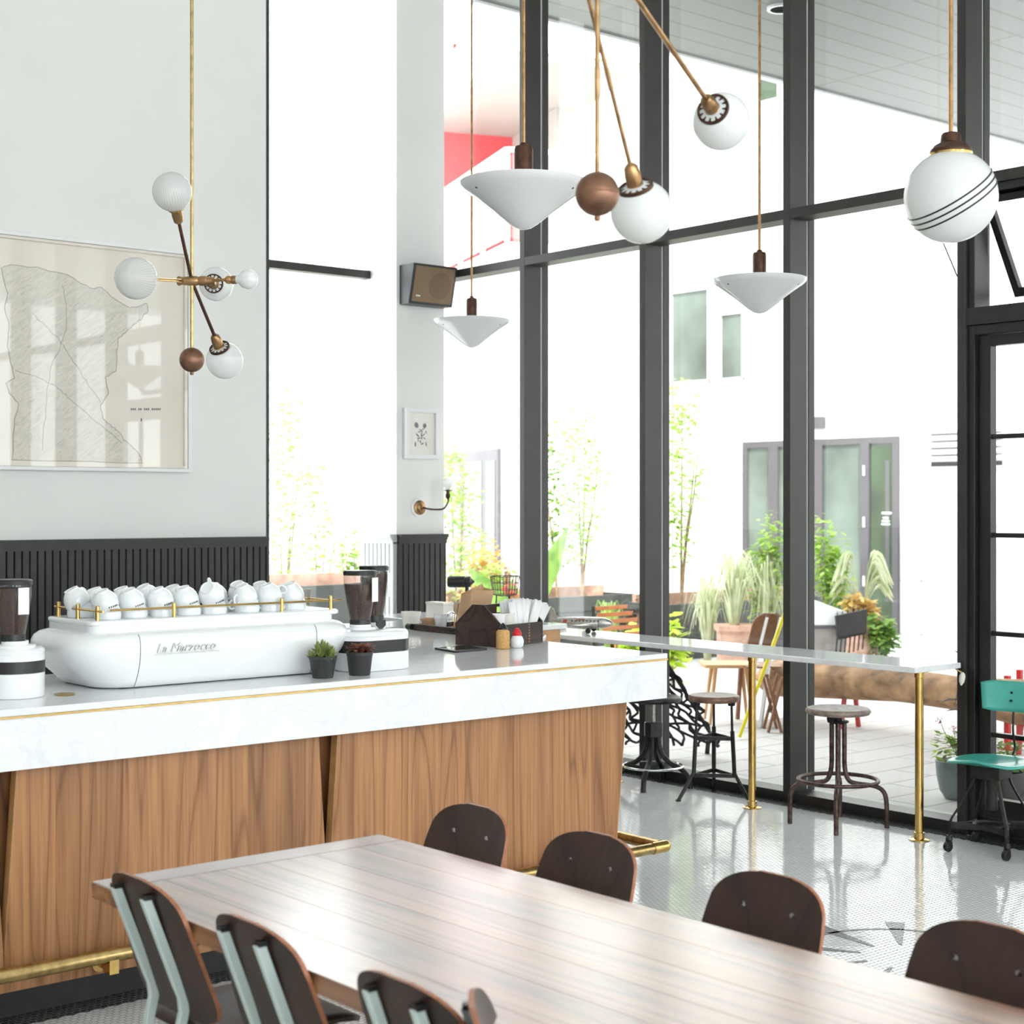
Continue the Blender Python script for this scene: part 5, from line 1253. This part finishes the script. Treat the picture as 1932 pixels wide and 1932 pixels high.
plant('courtyard_tree', 'tall bright leafy tree beside the pillar in the first pane', 'tree', 864, 18.6, GZ, 2.45, 110, 1300, .085, 'leaf', 2, 'tree')
plant('courtyard_tree', 'pale leafy tree left in the back bar window', 'tree', 535, 17.5, GZ, 3.0, 120, 1000, .09, 'leaf', 3, 'tree')
plant('courtyard_tree', 'smaller pale leafy tree in the middle of the back bar window', 'tree', 600, 18.0, GZ, 2.2, 90, 700, .09, 'leaf', 3, 'tree')
plant('shrub', 'bright green shrub low in the back bar window beside the daylit grey beadboard', 'plant', 660, 17.0, GZ, 1.75, 90, 900, .085, 'leaf')
plant('shrub', 'yellow green shrub behind the black cylinder lamp', 'plant', 905, 17.5, GZ, 1.45, 95, 700, .09, 'leafo')
plant('shrub', 'leafy green shrub behind the wire basket', 'plant', 950, 17.0, GZ, 1.3, 110, 900, .09, 'leaf')
t = plant('red_flower', 'red flowering stem above the wire basket', 'plant', 957, 16.6, GZ, 1.45, 34, 60, .09, 'redfl')
t = thing('banana_plant', 'broad dark green leaf rising behind the wire basket', 'plant', at_z(975, 1100, .4)*1)
bq = at_d(985, 1120, 13.5); t.location = (bq.x, bq.y, GZ)
m = MB(); add_leaf(m, bq+Vector((0, 0, -.3)), -Rr*-.35+Vector((0, 0, .8)), .95, .22, F_, curl=.3); add_leaf(m, bq+Vector((0, 0, -.3)), -Rr*.5+Vector((0, 0, .6)), .7, .2, F_, curl=.5); m.build('leaf', 'leafd', t); MB().tube([(bq.x, bq.y, GZ), bq+Vector((0, 0, -.28))], .03, 8).build('stem', 'leafd', t)
plant('spiky_plant', 'pale spiky green plant spilling over the long planter', 'plant', 1150, 17.6, GZ, .62, 70, 60, .02, 'leaf', kind='grass')
plant('flowering_plant', 'purple and white flowering plant left of the third mullion', 'plant', 1192, 17.2, GZ, .75, 52, 260, .09, 'leafp')
plant('sweet_potato_vine', 'bright lime leaved vine left of the third mullion', 'plant', 1196, 15.6, GZ, .62, 60, 130, .17, 'lime')
plant('sweet_potato_vine', 'bright lime leaved vine right of the third mullion', 'plant', 1268, 15.4, GZ, .72, 62, 150, .17, 'lime')
plant('ornamental_grass', 'arching pale ornamental grass in the terracotta trough', 'plant', 1385, 17.0, .40, 1.2, 130, 170, .016, 'grass', kind='grass')
plant('ornamental_grass', 'arching pale grass left of the terracotta trough', 'plant', 1335, 17.4, GZ, .95, 90, 90, .016, 'grass', kind='grass')
plant('ornamental_grass', 'pale grass tuft behind the outdoor plywood chair', 'plant', 1448, 17.2, GZ, 1.1, 90, 90, .016, 'grass', kind='grass')
plant('shrub', 'tall yellow green shrub before the left glazed door', 'plant', 1447, 17.3, GZ, 1.75, 80, 800, .095, 'leaf')
plant('shrub', 'white flecked leafy shrub right of the fourth mullion', 'plant', 1565, 17.2, GZ, 1.68, 85, 800, .1, 'leaf')
plant('fountain_grass', 'white plumed fountain grass before the right glazed door', 'plant', 1625, 17.0, GZ, 1.12, 110, 22, .02, 'grass', kind='plume')
plant('shrub', 'orange leaved shrub above the terracotta pot', 'plant', 1622, 16.8, .36, .78, 75, 450, .085, 'leafo')
plant('shrub', 'round bright green shrub right of the terracotta pot', 'plant', 1656, 16.6, GZ, .6, 62, 600, .1, 'leafd')
q = at_d(1388, 1176, 17.0)
t = thing('terracotta_trough', 'weathered square terracotta trough behind the outdoor chair', 'planter', (q.x, q.y, GZ))
m = MB(); hx = .20
for z0, z1, s_ in ((GZ+.001, .34, .92), (.34, .36, .98), (.36, .42, 1.06)):
    m.loops([[Vector((q.x, q.y, z))+Rr*u*hx*s_*k+F_*v*.2*s_*k for u, v in ((-1, -1), (1, -1), (1, 1), (-1, 1))] for z, k in ((z0, .97 if z0 < 0 else 1), (z1, 1))])
m.build('trough', 'terra', t, smooth=0); MB().lathe([(.16, .36), (.02, .44)], 12, (q.x, q.y, 0)).build('soil', 'soil', t)
q = at_d(1623, 1180, 16.8)
t = thing('terracotta_pot', 'pale terracotta pot beside the grill', 'planter', (q.x, q.y, GZ))
MB().lathe([(.12, 0), (.17, .3), (.175, .36), (.195, .365), (.195, .42), (.175, .42), (.16, .38)], 28, (q.x, q.y, GZ)).build('pot', 'terra', t); MB().lathe([(.165, .37), (.02, .40)], 16, (q.x, q.y, GZ)).build('soil', 'soil', t)

# grill trolley
q = at_d(1575, 1180, 15.6); gx_ = q
t = thing('grill_trolley', 'grey barbecue trolley with white lid and black tool rack in the courtyard', 'grill', (q.x, q.y, GZ))
def G(u, v, z): return Vector((gx_.x, gx_.y, 0))+Rr*u+F_*v+Vector((0, 0, z))
def gbox(m, u0, u1, v0, v1, z0, z1): return m.prism([(u0, v0), (u1, v0), (u1, v1), (u0, v1)], z0, z1, lambda u, v, d: G(u, v, d))
gbox(MB(), -.28, .06, -.2, .3, .05, .50).build('cabinet', plain('warm_grey_steel', (.30, .27, .25), .5), t, smooth=0)
gbox(MB(), -.3, .08, -.22, .32, .50, .53).build('worktop', 'fgrey', t, smooth=0)
MB().prism([(-.29, .53), (.08, .53), (.08, .66), (-.29, .80)], -.2, .3, lambda u, v, d: G(u, d, v)).build('lid', 'fwhite', t, smooth=0, bevel=.01)
rk = MB().prism([(-.03, .40), (.245, .46), (.255, .70), (-.05, .63)], -.30, -.24, lambda u, v, d: G(u, d, v)).build('tool_rack', 'blackm', t, smooth=0)
for k in range(7): MB().bar(G(-.04+k*.043, -.31, .42+.008*k), G(-.055+k*.043, -.31, .24+.012*k), .026, .01).build('hanging_tool', 'iron', rk, smooth=0)
for k in range(6): MB().bar(G(-.03+k*.05, -.27, .635+.012*k), G(-.03+k*.05, -.27, .665+.012*k), .008, .008).build('hook', 'iron', rk, smooth=0)
for u in (-.25, .03):
    for v in (-.15, .25): m = MB(); m.tube([G(u, v, .05), G(u, v, GZ)], .02, 8); m.build('leg', 'iron', t)

# driftwood bench
la = at_d(1446, 1290, 12.95); lb = Vector((9.75, 4.2, .30))
t = thing('log_bench', 'long brown driftwood log bench on thin red legs', 'bench', (9.95, 6.8, GZ))
dl = (Vector((lb.x, lb.y, 0))-Vector((la.x, la.y, 0))); ll = dl.length; dl.normalize(); sl = Vector((-dl.y, dl.x, 0)); LS = []
prof = [(0, .10, .30), (.03, .15, .30), (.15, .155, .335), (.3, .125, .355), (.45, .12, .345), (.55, .155, .33), (.63, .16, .33), (.72, .15, .335), (.85, .16, .31), (.97, .14, .31), (1, .09, .31)]
for u, rr, zc in prof:
    c_ = Vector((la.x, la.y, 0))+dl*ll*u+Vector((0, 0, zc)); LS.append([c_+sl*math.cos(2*PI*k/18)*rr*1.25*(1+.1*math.sin(k*2.3+u*7))+Vector((0, 0, 1))*math.sin(2*PI*k/18)*rr*(1+.08*math.sin(k*1.7+u*9)) for k in range(18)])
MB().loops(LS).build('log', 'log', t, smooth=60)
for u in (.20, .56, .90):
    c_ = Vector((la.x, la.y, 0))+dl*ll*u
    for s_ in (-1, 1): MB().bar(c_+sl*.06*s_+Vector((0, 0, .25)), c_+sl*.10*s_+Vector((0, 0, GZ+.001)), .035, .02).build('leg', 'redsteel', t, smooth=0)

# low oak table, outdoor plywood chair, folded slatted chair, yellow pole
q = at_d(1375, 1250, 12.6)
t = thing('low_table', 'low light oak table with tapered round legs outside', 'table', (q.x, q.y, GZ))
m = MB(); m.loops([[Vector((q.x, q.y, z))+Rr*u+F_*v for u, v in rrect(.22, .2, .04, 4)] for z in (.425, .45)]); m.build('table_top', 'lightwood', t, smooth=30)
for u in (-1, 1):
    for v in (-1, 1):
        p0 = Vector((q.x, q.y, .425))+Rr*u*.12+F_*v*.12; MB().tube([p0, p0+Rr*u*.05+F_*v*.05+Vector((0, 0, -.444))], [.018, .012], 10).build('leg', 'lightwood', t)
q = at_d(1440, 1190, 12.4)
t = thing('outdoor_chair', 'plywood chair with white frame outside before the log bench', 'chair', (q.x, q.y, GZ))
def K(u, v, z): return Vector((q.x, q.y, 0))+Rr*u+F_*v+Vector((0, 0, z))
rows = []
for i in range(9):
    z = .60+.26*i/8; hw = .115 if i < 6 else .115*math.sqrt(max(.08, 1-((i-5.5)/2.7)**2)); rows.append([K(-.02+.06*(i/8)+w_*hw, -.04-.05*w_*w_+.05*(1-i/8), z) for w_ in [-1+2*j/8 for j in range(9)]])
MB().grid(rows).build('backrest', 'plyout', t, smooth=60, solid=.012)
for u in (-.02, .085):
    MB().bar(K(u+.035, -.1, .83), K(u-.055, -.06, .44), .022, .02).build('upright', 'fwhite', t, smooth=0)
    MB().bar(K(u-.055, -.06, .44), K(u-.13, -.14, GZ+.001), .026, .024).build('leg', 'fwhite', t, smooth=0)
MB().prism([(-.14, -.06), (.13, -.06), (.15, .33), (-.16, .33)], .43, .445, lambda u, v, d: K(u, v, d)).build('seat', 'plyout', t, smooth=0)
for u in (-.13, .13): MB().bar(K(u, .3, .43), K(u*1.15, .36, GZ+.001), .03, .024).build('leg', 'plyout', t, smooth=0)
m = MB(); a_ = at_d(1500, 1105, 11.7); e_ = at_z(1395, 1395, GZ)
t = MB().tube([Vector((a_.x, a_.y, a_.z)), e_+Vector((0, 0, .016))], .014, 10).build('yellow_pole', 'yellow'); tag(t, 'bright yellow pole leaning beside the outdoor plywood chair', 'pole')
# trestle with crossed brown legs
q = at_d(1462, 1320, 12.0)
t = thing('folding_trestle', 'small crossed brown wooden trestle at the log bench end', 'trestle', (q.x, q.y, GZ))
for s_ in (-1, 1):
    for v in (0, .22): MB().bar(Vector((q.x, q.y, .40))+Rr*-.06*s_+F_*v, Vector((q.x, q.y, GZ+.001))+Rr*.05*s_+F_*v, .03, .02).build('leg', 'plyout', t, smooth=0)
MB().bar(Vector((q.x, q.y, .41))+Rr*-.06, Vector((q.x, q.y, .41))+Rr*-.06+F_*.22, .03, .02).build('cross_bar', 'plyout', t, smooth=0)
MB().bar(Vector((q.x, q.y, .12)), Vector((q.x, q.y, .12))+F_*.22, .02, .02).build('cross_bar', 'iron', t, smooth=0)
# orange slatted folding chair
q = at_d(1160, 1170, 13.6)
t = thing('slatted_chair', 'orange slatted folding chair outside behind the model airplane', 'chair', (q.x, q.y, GZ))
def S_(u, v, z): return Vector((q.x, q.y, 0))+Rr*u+F_*v+Vector((0, 0, z))
for k in range(6):
    MB().prism([(-.17+.02*k, 0), (.11+.04*k, 0), (.12+.04*k, .035), (-.165+.02*k, .035)], 0, .012, lambda u, v, d: S_(u, -.05*k+.1-d, .80-.043*k-k*.012+v+u*.07)).build('slat', 'orangewood', t, smooth=0)
for k in range(6): MB().box(0, 0, 0, 0, 0, 0) if False else MB().bar(S_(-.2, -.25-.06*k, .44), S_(.25, -.25-.06*k, .44), .045, .014).build('slat', 'orangewood', t, smooth=0)
for u in (-.18, .24):
    MB().bar(S_(u, .1, .82), S_(u, -.45, GZ+.001), .03, .02).build('leg', 'iron', t, smooth=0); MB().bar(S_(u, -.55, .43), S_(u, .05, GZ+.001), .03, .02).build('leg', 'iron', t, smooth=0)
# white folding table edge behind the model
# cast iron lattice bench
q = at_d(1255, 1400, 10.9)
t = thing('lattice_bench', 'black branch pattern cast metal bench outside behind the stools', 'bench', (q.x, q.y, GZ))
def Bn(u, s_): # u across from left to right, s_ from the top edge down the curved shell
    k = (u+.55)/1.1; xr = -.02+.37*s_; return Vector((q.x, q.y, 0))+Rr*(-.36+(xr+.36)*k)+F_*(.16-.42*s_+.25*s_*s_-.12*k)+Vector((0, 0, .62-.56*s_+.05*k*(1-s_)))
rr2 = random.Random(3); nodes_ = {}
NU, NS = 9, 12
for i in range(NU+1):
    for j in range(NS+1): nodes_[i, j] = (-.55+1.1*i/NU+rr2.uniform(-.045, .045)+(.06 if j % 2 else 0), min(1, max(0, j/NS+rr2.uniform(-.028, .028))))
m = MB()
for i in range(NU+1):
    for j in range(NS):
        ks = [(i, j+1)]
        if i < NU and (i+j) % 2 == 0: ks.append((i+1, j+1))
        if i < NU and j % 3 == 0: ks.append((i+1, j))
        for kk in ks:
            a, e = nodes_[i, j], nodes_[kk]; m.tube(smoothpath([Bn(*a), Bn((a[0]+e[0])/2+rr2.uniform(-.02, .02), (a[1]+e[1])/2), Bn(*e)], 3), .0095, 6)
m.build('branch_lattice', 'iron', t)
m = MB()
for u in (-.55, .55):
    m.tube(smoothpath([Bn(u, s_) for s_ in (0, .2, .4, .52, .62, .74, .86, 1)], 4), .013, 8)
m.build('side_frame', 'iron', t)
for u in (-.5, .5): MB().bar(Bn(u, .9), Vector((q.x, q.y, GZ+.001))+Rr*u*.6+F_*.1, .03, .014).build('leg', 'iron', t, smooth=0)

# pots by the door
def flower_pot(px, py, d, r, h, mat, label, flowers):
    b0 = at_z(px, py, GZ) if d is None else at_d(px, py, d); x, y = b0.x, b0.y
    t = thing('flower_pot', label, 'plant', (x, y, GZ))
    MB().lathe([(r*.55, .001), (r*.8, h*.22), (r*.95, h*.6), (r, h*.97), (r*.985, h), (r*.92, h), (r*.88, h*.85)], 36, (x, y, GZ)).build('pot', mat, t)
    MB().lathe([(r*.89, h*.84), (.01, h*.9)], 20, (x, y, GZ)).build('soil', 'soil', t)
    f = MB(); foliage(f, (x, y, GZ+h+.08), r*1.05, r*1.05, .1, 170, .055); f.build('foliage', 'leafd', t, smooth=0)
    f = MB(); foliage(f, (x-.06*.76, y+.06*.64, GZ+h+.07), r*.9, r*.9, .09, 26, .06); f.build('lime_foliage', 'lime', t, smooth=0)
    if flowers:
        tip = [(-.10, .24), (-.02, .19), (.03, .13), (.12, .15), (.08, .02), (-.03, .10), (.15, .26)]
        for k, (u, z) in enumerate(tip):
            p1 = Vector((x, y, GZ+h+.02)); p2 = Vector((x, y, GZ+h+z))+Rr*u; MB().tube(smoothpath([p1, (p1+p2)/2+Rr*u*.3+Vector((0, 0, .05)), p2], 4), .002, 5).build('stem', 'leafd', t)
            f = MB(); foliage(f, p2, .022, .022, .02, 26, .02); f.build('blossom', 'pink', t, smooth=0)
        m = MB(); pk = Vector((x, y, GZ+h))+Rr*.08; top = pk+Vector((0, 0, .55))+Rr*.04; MB().tube(smoothpath([pk, pk+Vector((0, 0, .25)), top], 4), .006, 7).build('stem', 'leafp', t)
        for z, u, ln, dz in ((.34, -1, .19, .35), (.27, -1, .16, .55), (.42, 1, .2, .5), (.50, -.5, .2, -.5), (.2, .9, .16, .3), (.55, -.6, .16, 1.0)):
            add_leaf(m, pk+Vector((0, 0, z)), Rr*u+F_*R.uniform(-.3, .3)+Vector((0, 0, dz)), ln, .075, (0, 0, 1), curl=.35)
        m.build('dark_leaves', 'leafp', t, smooth=60)
    return t
flower_pot(1806, 1507, None, .125, .225, 'greypot', 'blue grey glazed pot of purple flowers outside the glass', True)
flower_pot(1890, 1500, 8.75, .145, .26, 'pot', 'charcoal pot of leaves outside behind the turquoise chair', False)
# red metal table legs on the patio seen under the chair back
for px, py in ((1901, 1414), (1924, 1398)):
    b0 = at_z(px, py, GZ); t = thing('red_post', 'thin red metal post with square foot, %s one under the turquoise chair back' % ('nearer' if px < 1910 else 'farther'), 'post', (b0.x, b0.y, GZ), group='red posts on the patio')
    MB().box(b0.x-.018, b0.x+.018, b0.y-.018, b0.y+.018, GZ+.012, .5).build('shaft', 'red', t, smooth=0); MB().box(b0.x-.05, b0.x+.05, b0.y-.05, b0.y+.05, GZ+.0005, GZ+.012).build('foot', 'red', t, smooth=0)
